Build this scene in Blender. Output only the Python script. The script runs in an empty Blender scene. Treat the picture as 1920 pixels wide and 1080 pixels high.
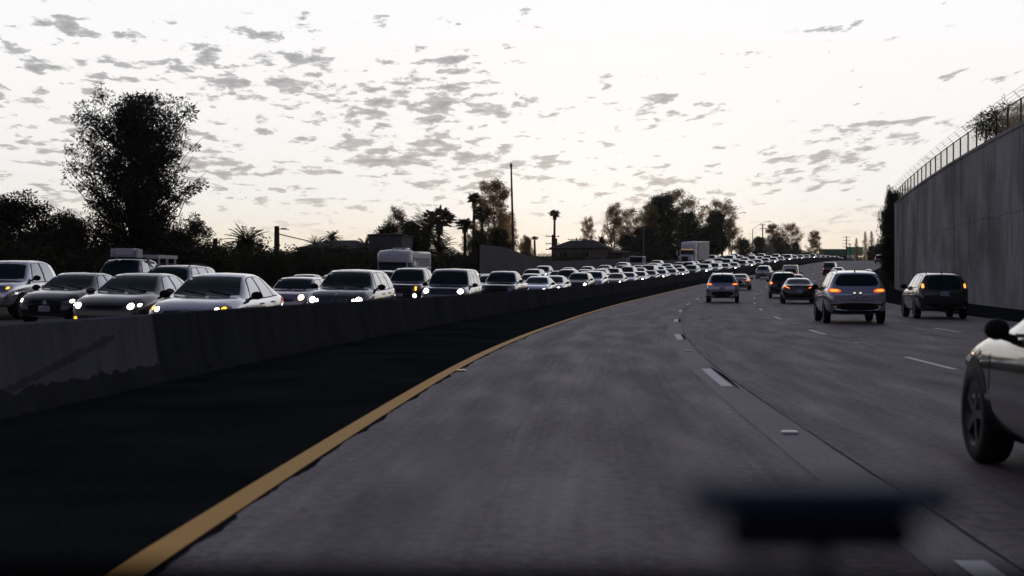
import bpy, math, random
from mathutils import Vector, Matrix
from mathutils.bvhtree import BVHTree
SC = bpy.context.scene
COL = SC.collection
R = math.radians
rnd = random.Random(7)

# ------------------------------------------------------------------ materials
def newmat(name):
    m = bpy.data.materials.new(name); m.use_nodes = True
    nt = m.node_tree
    return m, nt, nt.nodes['Principled BSDF']

def simple(name, col, rough=.5, metal=0., spec=.5, coat=0., emit=None, estr=0.):
    m, nt, b = newmat(name)
    b.inputs['Base Color'].default_value = (*col, 1)
    b.inputs['Roughness'].default_value = rough
    b.inputs['Metallic'].default_value = metal
    b.inputs['Specular IOR Level'].default_value = spec
    b.inputs['Coat Weight'].default_value = coat
    b.inputs['Coat Roughness'].default_value = .04
    if emit:
        b.inputs['Emission Color'].default_value = (*emit, 1)
        b.inputs['Emission Strength'].default_value = estr
    return m

def noise(nt, scale, detail=4, vec=None, rough=.55, dist=0.):
    n = nt.nodes.new('ShaderNodeTexNoise')
    n.inputs['Scale'].default_value = scale; n.inputs['Detail'].default_value = detail
    n.inputs['Roughness'].default_value = rough; n.inputs['Distortion'].default_value = dist
    if vec is not None: nt.links.new(vec, n.inputs['Vector'])
    return n.outputs['Fac']

def ramp(nt, fac, stops):
    n = nt.nodes.new('ShaderNodeValToRGB'); e = n.color_ramp.elements
    while len(e) > 1: e.remove(e[-1])
    for i, (p, c) in enumerate(stops):
        c = (c, c, c, 1) if isinstance(c, (int, float)) else (*c, 1)
        if i == 0: e[0].position = p; e[0].color = c
        else: x = e.new(p); x.color = c
    nt.links.new(fac, n.inputs[0]); return n.outputs[0]

def mathn(nt, op, a, b=None, c=None, clamp=False):
    n = nt.nodes.new('ShaderNodeMath'); n.operation = op; n.use_clamp = clamp
    for i, v in enumerate((a, b, c)):
        if v is None: continue
        if isinstance(v, (int, float)): n.inputs[i].default_value = v
        else: nt.links.new(v, n.inputs[i])
    return n.outputs[0]

def mix(nt, fac, a, b, mode='MIX'):
    n = nt.nodes.new('ShaderNodeMix'); n.data_type = 'RGBA'; n.blend_type = mode
    for k, v in ((0, fac), (6, a), (7, b)):
        s = n.inputs[k]
        if isinstance(v, (int, float)): s.default_value = v if k == 0 else (v, v, v, 1)
        elif isinstance(v, tuple): s.default_value = (*v, 1)
        else: nt.links.new(v, s)
    return n.outputs[2]

def bump(nt, b, h, strength=.3, dist=.01):
    n = nt.nodes.new('ShaderNodeBump'); n.inputs['Strength'].default_value = strength
    n.inputs['Distance'].default_value = dist
    nt.links.new(h, n.inputs['Height']); nt.links.new(n.outputs[0], b.inputs['Normal'])

def coords(nt, kind='Object'):
    return nt.nodes.new('ShaderNodeTexCoord').outputs[kind]

def mapping(nt, vec, scale=(1, 1, 1), loc=(0, 0, 0)):
    n = nt.nodes.new('ShaderNodeMapping'); n.inputs['Scale'].default_value = scale
    n.inputs['Location'].default_value = loc
    nt.links.new(vec, n.inputs['Vector']); return n.outputs[0]

M = {}
def paint_mat():
    m, nt, b = newmat('car_paint')
    oi = nt.nodes.new('ShaderNodeObjectInfo')
    tc = coords(nt)
    dust = noise(nt, 1.7, 5, tc)
    sp = nt.nodes.new('ShaderNodeSeparateXYZ'); nt.links.new(tc, sp.inputs[0])
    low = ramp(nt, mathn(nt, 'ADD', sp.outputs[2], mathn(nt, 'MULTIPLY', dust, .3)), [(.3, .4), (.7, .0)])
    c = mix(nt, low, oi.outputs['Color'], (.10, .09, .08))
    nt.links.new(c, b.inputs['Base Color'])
    b.inputs['Metallic'].default_value = .8
    nt.links.new(ramp(nt, dust, [(.3, .14), (.7, .24)]), b.inputs['Roughness'])
    b.inputs['Coat Weight'].default_value = 1.; b.inputs['Coat Roughness'].default_value = .03; b.inputs['Coat IOR'].default_value = 1.7
    return m
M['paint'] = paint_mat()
M['glass'] = simple('car_glass', (.004, .026, .030), .05, 0, .16)
M['side_glass'] = simple('car_side_glass', (.50, .51, .54), .04, .6, .5)
M['side_glass'].node_tree.nodes['Principled BSDF'].inputs['IOR'].default_value = 1.6
M['tyre'] = simple('tyre_rubber', (.008, .008, .009), .8)
M['rim'] = simple('rim_alloy', (.07, .07, .075), .4, .7)
M['chrome'] = simple('chrome', (.45, .45, .47), .15, 1)
M['black'] = simple('black_trim', (.006, .006, .007), .6, spec=.25)
M['dash'] = simple('dashboard_vinyl', (.003, .003, .004), 1., spec=0)
M['lens'] = simple('lamp_lens', (.22, .23, .25), .08, .6, .6, 1)
M['bulb'] = simple('lit_headlamp', (.8, .8, .8), .3, emit=(1, .97, .9), estr=14)
M['bulb_warm'] = simple('lit_warm_headlamp', (.8, .8, .8), .3, emit=(1, .86, .66), estr=9)
M['bulb_dim'] = simple('lit_plate_lamp', (.8, .8, .7), .3, emit=(1, .9, .6), estr=.9)
M['amber'] = simple('lit_amber_lamp', (.6, .3, .02), .3, emit=(1, .48, .03), estr=2.2)
M['tail'] = simple('lit_tail_lamp', (.5, .03, .01), .2, emit=(1, .13, .015), estr=1.0)
M['tail_hot'] = simple('lit_tail_core', (.6, .2, .03), .2, emit=(1, .36, .05), estr=1.9)
M['tail_off'] = simple('tail_lamp_lens', (.12, .005, .006), .1, coat=1)
def plate_mat():
    m, nt, b = newmat('number_plate')
    v = mapping(nt, coords(nt), (26, 1, 14))
    n = noise(nt, 1.0, 2, v)
    nt.links.new(mix(nt, ramp(nt, n, [(.5, 0.), (.56, .8)]), (.5, .51, .55), (.05, .07, .25)), b.inputs['Base Color'])
    b.inputs['Roughness'].default_value = .5
    return m
M['plate'] = plate_mat()
M['white_shell'] = simple('white_shell', (.62, .60, .64), .4, coat=.3)
M['grey_shell'] = simple('grey_shell', (.40, .37, .37), .5)
M['steel'] = simple('galvanised_steel', (.18, .17, .17), .5, .6)
M['dark_steel'] = simple('dark_steel', (.035, .032, .032), .6, .3)

def wood_mat():
    m, nt, b = newmat('weathered_pole_wood')
    v = mapping(nt, coords(nt), (9, 9, .8))
    nt.links.new(ramp(nt, noise(nt, 2, 5, v), [(.3, (.035, .024, .018)), (.7, (.08, .055, .04))]), b.inputs['Base Color'])
    b.inputs['Roughness'].default_value = .85
    return m
M['wood'] = wood_mat()
def foliage(name, c1, c2, tf=.22, tc=None):
    m, nt, b = newmat(name)
    g = nt.nodes.new('ShaderNodeNewGeometry')
    f = noise(nt, .55, 3, g.outputs['Position'])
    f2 = mathn(nt, 'ADD', mathn(nt, 'MULTIPLY', f, .7), mathn(nt, 'MULTIPLY', g.outputs['Random Per Island'], .4))
    nt.links.new(ramp(nt, f2, [(.3, c1), (.8, c2)]), b.inputs['Base Color'])
    b.inputs['Roughness'].default_value = .75
    b.inputs['Specular IOR Level'].default_value = .2
    tr = nt.nodes.new('ShaderNodeBsdfTranslucent'); tr.inputs[0].default_value = (*(tc or (c2[0] * 1.6, c2[1] * 1.2, c2[2] * .8)), 1)
    ms = nt.nodes.new('ShaderNodeMixShader'); ms.inputs[0].default_value = tf
    nt.links.new(b.outputs[0], ms.inputs[1]); nt.links.new(tr.outputs[0], ms.inputs[2])
    nt.links.new(ms.outputs[0], nt.nodes['Material Output'].inputs[0])
    return m
M['leaf_dark'] = foliage('dark_leaves', (.014, .020, .012), (.030, .038, .020))
M['leaf_green'] = foliage('green_leaves', (.020, .032, .014), (.042, .062, .025))
M['leaf_euc'] = foliage('grey_green_leaves', (.05, .045, .028), (.13, .10, .06), .6, (.70, .42, .15))
M['leaf_palm'] = foliage('palm_leaves', (.030, .038, .020), (.07, .075, .035))
M['leaf_pink'] = foliage('reddish_leaves', (.05, .028, .026), (.12, .06, .05), .5, (.55, .28, .20))
M['leaf_pale'] = foliage('pale_blossom', (.3, .3, .34), (.45, .45, .5))
M['bark'] = simple('bark', (.045, .034, .026), .9, spec=.1)

# ------------------------------------------------------------------ mesh builder
class MB:
    def __init__(s): s.v = []; s.f = []; s.uv = None
    def quad(s, a, b, c, d):
        n = len(s.v); s.v += [tuple(a), tuple(b), tuple(c), tuple(d)]; s.f.append((n, n+1, n+2, n+3)); return s
    def box(s, c, size, rot=None, bev=0.):
        c = Vector(c); hx, hy, hz = size[0]/2, size[1]/2, size[2]/2
        n = len(s.v)
        if bev <= 0:
            pts = [(-hx,-hy,-hz),(hx,-hy,-hz),(hx,hy,-hz),(-hx,hy,-hz),(-hx,-hy,hz),(hx,-hy,hz),(hx,hy,hz),(-hx,hy,hz)]
            fs = [(0,3,2,1),(4,5,6,7),(0,1,5,4),(1,2,6,5),(2,3,7,6),(3,0,4,7)]
        else:
            b = min(bev, hx*.9, hy*.9, hz*.9)
            ring = lambda x, y, z, q: [(-x+q,-y,z),(x-q,-y,z),(x,-y+q,z),(x,y-q,z),(x-q,y,z),(-x+q,y,z),(-x,y-q,z),(-x,-y+q,z)]
            pts = ring(hx-b,hy-b,-hz,b*.5)+ring(hx,hy,-hz+b,b)+ring(hx,hy,hz-b,b)+ring(hx-b,hy-b,hz,b*.5)
            fs = [tuple(range(7,-1,-1)), tuple(range(24,32))]
            for k in range(3):
                for i in range(8):
                    j = (i+1) % 8; fs.append((k*8+i, k*8+j, k*8+8+j, k*8+8+i))
        for p in pts:
            p = Vector(p)
            if rot is not None: p = rot @ p
            s.v.append(tuple(p + c))
        s.f += [tuple(i+n for i in f) for f in fs]; return s
    def tube(s, pts, rad, n=8, cap=True):
        pts = [Vector(p) for p in pts]
        if isinstance(rad, (int, float)): rad = [rad]*len(pts)
        base = len(s.v); up = Vector((0, 0, 1))
        for i, p in enumerate(pts):
            d = (pts[min(i+1, len(pts)-1)] - pts[max(i-1, 0)])
            d = d.normalized() if d.length > 1e-9 else Vector((0, 0, 1))
            a = d.cross(up if abs(d.z) < .95 else Vector((1, 0, 0))).normalized(); b = d.cross(a)
            for k in range(n):
                t = 2*math.pi*k/n; s.v.append(tuple(p + (a*math.cos(t) + b*math.sin(t))*rad[i]))
        for i in range(len(pts)-1):
            for k in range(n):
                k2 = (k+1) % n
                s.f.append((base+i*n+k, base+(i+1)*n+k, base+(i+1)*n+k2, base+i*n+k2))
        if cap:
            s.f.append(tuple(base+k for k in range(n)))
            s.f.append(tuple(base+(len(pts)-1)*n+k for k in reversed(range(n))))
        return s
    def lathe_x(s, prof, c, n=28):
        """prof: list of (x, r) revolved round the x axis through c"""
        base = len(s.v); c = Vector(c)
        for (x, r) in prof:
            for k in range(n):
                t = 2*math.pi*k/n; s.v.append((c.x+x, c.y+r*math.cos(t), c.z+r*math.sin(t)))
        for i in range(len(prof)-1):
            for k in range(n):
                k2 = (k+1) % n; s.f.append((base+i*n+k, base+i*n+k2, base+(i+1)*n+k2, base+(i+1)*n+k))
        return s
    def ellipsoid(s, c, r, nu=12, nv=8, rot=None):
        base = len(s.v); c = Vector(c)
        for j in range(nv+1):
            ph = math.pi*j/nv
            for i in range(nu):
                t = 2*math.pi*i/nu
                p = Vector((r[0]*math.sin(ph)*math.cos(t), r[1]*math.sin(ph)*math.sin(t), r[2]*math.cos(ph)))
                if rot is not None: p = rot @ p
                s.v.append(tuple(c+p))
        for j in range(nv):
            for i in range(nu):
                i2 = (i+1) % nu
                s.f.append((base+j*nu+i, base+(j+1)*nu+i, base+(j+1)*nu+i2, base+j*nu+i2))
        return s
    def grid(s, rows):
        base = len(s.v); n = len(rows[0])
        for r_ in rows: s.v += [tuple(p) for p in r_]
        for i in range(len(rows)-1):
            for k in range(n-1):
                a = base+i*n+k; s.f.append((a, a+1, a+n+1, a+n))
        return s
    def build(s, name, mat, parent=None, smooth=False, angle=40, uv=None):
        me = bpy.data.meshes.new(name); me.from_pydata(s.v, [], s.f)
        if uv:
            l = me.uv_layers.new(name='UVMap')
            for lp in me.loops: l.data[lp.index].uv = uv[lp.vertex_index]
        me.materials.append(M[mat] if isinstance(mat, str) else mat)
        if smooth:
            me.polygons.foreach_set('use_smooth', [True]*len(me.polygons))
            if angle: me.set_sharp_from_angle(angle=R(angle))
        me.update()
        o = bpy.data.objects.new(name, me); COL.objects.link(o)
        if parent: o.parent = parent
        return o

def tag(o, label=None, cat=None, group=None, kind=None):
    if label: o['label'] = label
    if cat: o['category'] = cat
    if group: o['group'] = group
    if kind: o['kind'] = kind
    return o
def empty(name, loc=(0, 0, 0), rz=0.):
    o = bpy.data.objects.new(name, None); COL.objects.link(o)
    o.location = loc; o.rotation_euler = (0, 0, rz); o.empty_display_size = .3
    return o
def kids(o): return [c for c in ALLCH.get(o.name, [])]
ALLCH = {}
def snapshot(o):
    """record the children of a thing before it is copied"""
    ALLCH[o.name] = list(o.children)
    for c in o.children: snapshot(c)
def copy_tree(o, parent=None, skip=()):
    c = o.copy(); COL.objects.link(c)
    if parent:
        c.parent = parent; c.matrix_parent_inverse = o.matrix_parent_inverse
    for ch in ALLCH.get(o.name, []):
        if ch.name.split('.')[0] in skip: continue
        copy_tree(ch, c, skip)
    return c

# ------------------------------------------------------------------ road geometry
_S = [(0, .035), (18, .060), (30, .093), (42, .113), (64, .138), (90, .173), (115, .193), (145, .222), (181, .285), (200, .312)]
def slope(y):
    if y <= 0: return .035
    for (a, sa), (b, sb) in zip(_S, _S[1:]):
        if y <= b: return sa+(sb-sa)*(y-a)/(b-a)
    return _S[-1][1]
def Xc(y):
    """x of the yellow line at distance y"""
    if y <= 0: return -1.90 + .035*y
    x = -1.90
    for (a, sa), (b, sb) in zip(_S, _S[1:]):
        if y <= b: t = y-a; return x+sa*t+(sb-sa)*t*t/(2*(b-a))
        x += (sa+sb)/2*(b-a)
    return x+_S[-1][1]*(y-200)
def prof(y):
    if y < 35: return 0.
    if y <= 250: return .9e-4*(y-35)**2
    z0 = .9e-4*215**2; s0 = .0387
    if y <= 420: t = y-250; return z0 + s0*t - (s0-.005)*t*t/340
    z1 = z0 + s0*170 - (s0-.005)*85
    return z1 + .004*min(y-420, 80)
def off_of(x, y): return (x-Xc(y))/math.sqrt(1+slope(y)**2)
def Z(x, y):
    o = off_of(x, y)
    return prof(y) + .016*min(max(-(o+4.2), 0), 18)
def P(y, off, dz=0.):
    s = slope(y); c = 1/math.sqrt(1+s*s)
    x = Xc(y)+off*c; yy = y-off*s*c
    return Vector((x, yy, Z(x, yy)+dz))
def heading(y): return -math.atan(slope(y))
def at_px(px, off):
    """distance along the road at which a lane offset is seen in a given direction"""
    a, b = 5., 640.
    for _ in range(60):
        m = (a+b)/2; p = P(m, off)
        if 960+2667*p.x/p.y < px: a = m
        else: b = m
    return (a+b)/2
# ------------------------------------------------------------------ vehicles
def curve(ctrl):
    """monotone cubic through control points"""
    xs = [c[0] for c in ctrl]; ys = [c[1] for c in ctrl]; n = len(xs)
    d = [(ys[i+1]-ys[i])/(xs[i+1]-xs[i]) for i in range(n-1)]
    m = [d[0]] + [0 if d[i-1]*d[i] <= 0 else 2*d[i-1]*d[i]/(d[i-1]+d[i]) for i in range(1, n-1)] + [d[-1]]
    def f(x):
        if x <= xs[0]: return ys[0]
        if x >= xs[-1]: return ys[-1]
        i = max(k for k in range(n-1) if xs[k] <= x)
        h = xs[i+1]-xs[i]; t = (x-xs[i])/h
        return (ys[i]*(2*t**3-3*t*t+1)+m[i]*h*(t**3-2*t*t+t)+ys[i+1]*(3*t*t-2*t**3)+m[i+1]*h*(t**3-t*t))
    return f

def chaikin(p, n=1):
    for _ in range(n):
        q = []
        for i in range(len(p)):
            a, b = p[i], p[(i+1) % len(p)]
            q += [tuple(a[k]*.75+b[k]*.25 for k in (0, 1)), tuple(a[k]*.25+b[k]*.75 for k in (0, 1))]
        p = q
    return p
def resample(p, n=32):
    """adds points on long sides, keeps corners"""
    L = [math.dist(p[i], p[(i+1) % len(p)]) for i in range(len(p))]; tot = sum(L); q = []
    for i in range(len(p)):
        k = max(1, round(n*L[i]/tot)); a, b = p[i], p[(i+1) % len(p)]
        for j in range(k): q.append((a[0]+(b[0]-a[0])*j/k, a[1]+(b[1]-a[1])*j/k))
    return q

class Shell:
    """lofted body; local frame: x right, y forward (front at +L/2), z up"""
    def __init__(s, sp):
        s.sp = sp; L = sp['L']; s.L = L
        s.zt = curve(sp['top']); s.zs = curve(sp['belt']); s.w = curve(sp['plan']); s.zb = curve(sp['bot'])
        s.H = max(t[1] for t in sp['top']); s.wr = sp['wr']; s.cr = sp.get('crown', .05)
        us = sorted(set([round(c[0], 3) for k in ('top', 'plan', 'belt') for c in sp[k]] + [round(L*i/34, 3) for i in range(35)]))
        u2 = [us[0]]
        for u in us[1:]:
            if u-u2[-1] > .012: u2.append(u)
        mb = MB(); rows = []
        for u in u2:
            h = s.section(u); rows.append([(-x, z) for x, z in reversed(h)] + h[1:] if False else ([(x, z) for x, z in h] + [(-x, z) for x, z in reversed(h[:-1])]))
        s.n = len(rows[0])
        for u, r_ in zip(u2, rows):
            for x, z in r_: mb.v.append(s.place(u, x, z))
        n = s.n
        for i in range(len(u2)-1):
            for k in range(n-1):
                a = i*n+k; mb.f.append((a, a+n, a+n+1, a+1))
            mb.f.append((i*n+n-1, (i+1)*n+n-1, (i+1)*n, i*n))
        for base, rev in ((0, False), ((len(u2)-1)*n, True)):
            half = n//2
            for k in range(half):
                q = (base+k, base+k+1, base+n-2-k, base+n-1-k)
                if k == half-1 and len(set(q)) < 4: q = tuple(dict.fromkeys(q))
                mb.f.append(q if not rev else tuple(reversed(q)))
        s.mb = mb
        s.bvh = BVHTree.FromPolygons([Vector(v) for v in mb.v], mb.f)
    def place(s, u, x, z):
        sp = s.sp; L = s.L
        rf, rr = sp.get('rake_f', .15), sp.get('rake_r', .1)
        d = 0
        if u < .9: d += rf*max(0, z-sp.get('zbump', .55))*(.9-u)/.9
        if u > L-.9: d -= rr*max(0, z-sp.get('zbump_r', .6))*(u-L+.9)/.9
        bow = sp.get('bow', .06)
        if u < .5: d += bow*(x/.9)**2*(.5-u)/.5
        if u > L-.5: d -= bow*.7*(x/.9)**2*(u-L+.5)/.5
        return (x, L/2-(u+d), z)
    def section(s, u):
        zt, zs, w, zb = s.zt(u), s.zs(u), s.w(u), s.zb(u)
        zs = min(zs, zt-.012)
        t = max(0, min(1, (zt-zs)/(s.H-zs+1e-6)))
        we = w*.90*(1-t)+min(s.wr, w*.95)*t
        c = min(s.cr, .5*(zt-zs)); ze = zt-c
        bulge = .025*t
        h = [(w*.5, zb), (w*.86, zb+.015), (w*.955, zb+.10), (w, zb+.42*(zs-zb)), (w*.998, zb+.7*(zs-zb)), (w*.985, zs-.07), (w*.965, zs-.025), (w*.935, zs)]
        a, b = (w*.935, zs), (we, ze)
        for q in (.12, .45, .75): h.append((a[0]+(b[0]-a[0])*q+bulge*4*q*(1-q), a[1]+(b[1]-a[1])*q))
        h += [b, (we-.045, ze+.55*c), (we*.6, zt-.18*c), (0, zt)]
        return h
    def side_pt(s, u, f):
        """point on the glass side between belt (0) and roof edge (1)"""
        zt, zs = s.zt(u), s.zs(u)
        return (u, zs+.02 + (zt-min(s.cr, .5*(zt-zs))-.035-zs-.02)*f)
    def cast(s, o, d, offs):
        hit, nrm, _, _ = s.bvh.ray_cast(Vector(o), Vector(d))
        if hit is None:
            hit, nrm, _, _ = s.bvh.find_nearest(Vector(o)+Vector(d)*2.0)
        d = Vector(d)
        if nrm.dot(d) > 0: nrm = -nrm
        return hit + nrm*offs
    def decal(s, poly, face, offs=.006, smooth=1, rings=4, n=32):
        """face: 'f' poly in (x,z) seen from the front, 'b' from behind, 'l'/'r' poly in (u,z) from a side, 't' in (x,u) from above"""
        p = resample(chaikin(resample(poly, 8) if len(poly) < 3 else poly, smooth) if smooth else poly, n)
        cx = sum(a[0] for a in p)/len(p); cy = sum(a[1] for a in p)/len(p)
        mb = MB(); K = rings
        def c3(a, b, off):
            if face == 'f': return s.cast((a, s.L/2+2, b), (0, -1, 0), off)
            if face == 'b': return s.cast((a, -s.L/2-2, b), (0, 1, 0), off)
            if face == 'r': return s.cast((3, s.L/2-a, b), (-1, 0, 0), off)
            if face == 'l': return s.cast((-3, s.L/2-a, b), (1, 0, 0), off)
            return s.cast((a, s.L/2-b, 4), (0, 0, -1), off)
        mb.v.append(tuple(c3(cx, cy, offs)))
        for k in range(1, K+1):
            for a, b in p: mb.v.append(tuple(c3(cx+(a-cx)*k/K, cy+(b-cy)*k/K, offs)))
        for a, b in p: mb.v.append(tuple(c3(a, b, -.02)))
        m = len(p)
        for i in range(m):
            j = (i+1) % m; mb.f.append((0, 1+i, 1+j))
            for k in range(K): mb.f.append((1+k*m+i, 1+(k+1)*m+i, 1+(k+1)*m+j, 1+k*m+j))
        return mb

def mir(p): return [(-a, b) for a, b in reversed(p)]
def join(*ms):
    r_ = MB()
    for m in ms:
        n = len(r_.v); r_.v += m.v; r_.f += [tuple(i+n for i in f) for f in m.f]
    return r_

def wheel(parent, x, y, r, side, wd=.22, spokes=5):
    w = MB(); s = side
    pr = [(-wd/2, r*.62), (-wd/2, r*.90), (-wd*.42, r*.97), (-wd*.25, r), (wd*.25, r), (wd*.42, r*.97), (wd/2, r*.90), (wd/2, r*.68), (wd*.40, r*.62), (-wd*.2, r*.60)]
    w.lathe_x([(a*s, b) for a, b in pr], (x, y, r), 24)
    t = w.build('wheel', 'tyre', parent, True, 50)
    m = MB(); fx = wd*.43*s
    m.lathe_x([(wd*.44*s, r*.68), (wd*.47*s, r*.64), (wd*.36*s, r*.58), (wd*.02*s, r*.56)], (x, y, r), 24)
    for k in range(spokes):
        a = 2*math.pi*k/spokes+.3
        rot = Matrix.Rotation(a, 3, 'X')
        m.box(Vector((x+fx*.85, y, r)) + rot @ Vector((0, 0, r*.33)), (.03, r*.17, r*.58), rot)
    m.lathe_x([(fx, 0.001), (fx, r*.14), (fx-.03*s, r*.16)], (x, y, r), 12)
    m.build('rim', 'rim', t, True, 40)
    return t

def make_vehicle(name, sp):
    root = empty(name)
    S = Shell(sp); L = sp['L']; W = sp['W']
    S.mb.build('body', 'paint', root, True, 38)
    # wheels and arches
    r_ = sp.get('wr_tyre', .33)
    for u in sp['axles']:
        for sd, fc in ((1, 'r'), (-1, 'l')):
            wx = S.w(u)
            t = wheel(root, sd*(wx-.10), L/2-u, r_, sd, sp.get('tyre_w', .22))
            ring = [(u+math.cos(R(a))*r_*1.17, r_+math.sin(R(a))*r_*1.17) for a in range(-30, 211, 15)]
            S.decal(ring, fc, .004, 0, 3, 28).build('wheel_arch', 'black', t)
    # glass
    if 'wind' in sp:
        a, b, zb_, zt_ = sp['wind']
        S.decal([(-a, zb_+.03), (-a*.5, zb_), (a*.5, zb_), (a, zb_+.03), (b, zt_-.015), (b*.5, zt_), (-b*.5, zt_), (-b, zt_-.015)], 'f', .005, 0, 5, 40).build('windscreen', 'glass', root, True, 60)
    if 'wind' in sp and sp.get('wipers'):
        a, _, zb_, _ = sp['wind']
        for x0, x1 in ((-a*.75, -.02), (.0, a*.72)):
            MB().tube([S.cast((x0+(x1-x0)*i/6, S.L/2+2, zb_+.02+.08*(i/6)**1.5), (0, -1, 0), .016) for i in range(7)], .009, 5).build('wiper', 'black', root)
    if 'rearwin' in sp:
        a, b, zb_, zt_ = sp['rearwin']
        S.decal([(-a, zb_), (-a*.5, zb_-.015), (a*.5, zb_-.015), (a, zb_), (b, zt_-.02), (b*.5, zt_), (-b*.5, zt_), (-b, zt_-.02)], 'b', .005, 1, 5, 40).build('rear_window', 'glass', root, True, 60)
    if sp.get('panes'):
        pa = sp['panes']; n = 14
        f0, f1, g0, g1 = pa[0][0]-.04, pa[-1][1]+.04, pa[0][2]-.05, pa[-1][3]+.04
        pl = []
        for i in range(n+1):
            u, z = S.side_pt(f0+(f1-f0)*i/n, 0); pl.append((u, z-.022))
        for i in range(n+1):
            u, z = S.side_pt(g1+(g0-g1)*i/n, 1); pl.append((u, z+.018))
        for fc in 'lr': S.decal(pl, fc, .002, 0, 5, 46).build('window_trim', 'black', root, True, 60)
    for (b0, b1, t0, t1) in sp.get('panes', []):
        n = 6
        pl = [S.side_pt(b0+(b1-b0)*i/n, 0) for i in range(n+1)] + [S.side_pt(t1+(t0-t1)*i/n, 1) for i in range(n+1)]
        for fc in 'lr': S.decal(pl, fc, .009, 0, 4, 30).build('side_window', 'side_glass', root, True, 60)
    # front
    for pl, mt in sp.get('grille', []):
        g = S.decal(pl, 'f', .008, sp.get('g_smooth', 1), 3, 28).build('grille', mt, root)
        nb = sp.get('bars', 0)
        if nb and mt == 'black':
            xs = [p[0] for p in pl]; zs_ = [p[1] for p in pl]; bm = MB()
            for k in range(nb):
                z = min(zs_)+(max(zs_)-min(zs_))*(k+.7)/(nb+.4); xm = max(xs)*.9; xl = min(xs)+.04 if min(xs) > 0 else min(xs)*.9
                bm.tube([S.cast((xl+(xm-xl)*i/8, L/2+2, z), (0, -1, 0), .014) for i in range(9)], .009, 6)
            bm.build('grille_bar', 'chrome', g)
        vb = sp.get('vbars', 0)
        if vb and mt == 'black' and abs(pl[0][1]) > .5:
            xs = [p[0] for p in pl]; zs_ = [p[1] for p in pl]; bm = MB()
            for k in range(vb):
                x = min(xs)+(max(xs)-min(xs))*(k+.7)/(vb+.4)
                bm.tube([S.cast((x, L/2+2, min(zs_)+(max(zs_)-min(zs_))*(.12+.76*i/4)), (0, -1, 0), .014) for i in range(5)], .008, 6)
            bm.build('grille_bar', 'chrome', g)
    if 'head' in sp:
        for k, pl in enumerate((sp['head'], mir(sp['head']))):
            h = S.decal(pl, 'f', .007, 1, 3, 28).build('headlight', 'lens', root, True, 60)
            for (x, z, rr, mt) in sp.get('bulbs', []):
                x = x if k == 0 else -x
                c = [(x+rr*math.cos(R(a)), z+rr*math.sin(R(a))) for a in range(0, 360, 30)]
                S.decal(c, 'f', .013, 0, 2, 12).build('bulb', mt, h)
    for (x, z, rr, mt) in sp.get('fogs', []):
        for q in (-1, 1):
            c = [(q*x+rr*math.cos(R(a)), z+rr*math.sin(R(a))) for a in range(0, 360, 30)]
            S.decal(c, 'f', .011, 0, 2, 12).build('fog_lamp', mt, root)
    if 'emblem' in sp:
        z, a, b, mt = sp['emblem']
        bm = MB()
        for (ea, eb, dz) in ((a, b, 0), (a*.38, b*.95, 0), (a*.75, b*.42, b*.5)):
            bm.tube([S.cast((ea*math.cos(t*math.pi/8), L/2+2, z+dz+eb*math.sin(t*math.pi/8)), (0, -1, 0), .02) for t in range(17)], .007, 6)
        bm.build('emblem', mt, root)
    if 'disc' in sp:
        z, a = sp['disc']
        S.decal([(a*math.cos(R(t)), z+a*math.sin(R(t))) for t in range(0, 360, 30)], 'f', .014, 0, 2, 12).build('emblem', 'chrome', root)
    if 'fplate' in sp:
        z = sp['fplate']; y = S.cast((0, L/2+2, z), (0, -1, 0), 0).y
        MB().box((0, y+.012, z), (.31, .02, .155)).build('number_plate', 'plate', root)
    if 'rplate' in sp:
        z = sp['rplate']; y = S.cast((0, -L/2-2, z), (0, 1, 0), 0).y
        MB().box((0, y-.014, z), (.31, .022, .155)).build('number_plate', 'plate', root)
    # rear
    if 'tail' in sp:
        for k, pl in enumerate((sp['tail'], mir(sp['tail']))):
            t = S.decal(pl, 'b', .008, 1, 3, 28).build('tail_light', sp.get('tail_mat', 'tail'), root, True, 60)
            if 'tail_core' in sp:
                pc = sp['tail_core'] if k == 0 else mir(sp['tail_core'])
                S.decal(pc, 'b', .014, 1, 2, 20).build('bulb', 'tail_hot', t)
    for pl in sp.get('rear_black', []): S.decal(pl, 'b', .006, 1, 4, 32).build('bumper_trim', 'black', root)
    for (x, z, a, b) in sp.get('plate_lamps', []):
        for q in (-1, 1): S.decal([(q*x-a, z-b), (q*x+a, z-b), (q*x+a, z+b), (q*x-a, z+b)], 'b', .02, 0, 2, 12).build('plate_lamp', 'bulb_dim', root)
    for (x, z, a, b) in sp.get('reflect', []):
        for q in (-1, 1): S.decal([(q*x-a, z-b), (q*x+a, z-b), (q*x+a, z+b), (q*x-a, z+b)], 'b', .012, 0, 2, 12).build('rear_reflector', 'tail_off', root)
    if 'rear_line' in sp:
        z, a = sp['rear_line']
        MB().tube([S.cast((-a+2*a*i/10, -L/2-2, z), (0, 1, 0), .004) for i in range(11)], .006, 6).build('tailgate_seam', 'black', root)
    # mirrors, handles, rails
    if 'mirror' in sp:
        u, z = sp['mirror'][:2]
        for q in (-1, 1):
            e = S.cast((q*3, L/2-u, z-.03), (-q, 0, 0), 0).x
            m = MB(); mo = sp.get('mirror_out', .15); m.ellipsoid((e+q*mo, L/2-u, z+.03), (mo*.83, .07, .085 if mo > .12 else .07), 14, 10); m.tube([(e-q*.02, L/2-u-.02, z-.04), (e+q*.10, L/2-u, z)], [.03, .025], 8)
            m.build('wing_mirror', sp['mirror'][2] if len(sp['mirror']) > 2 else 'black', root, True, 60)
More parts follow.
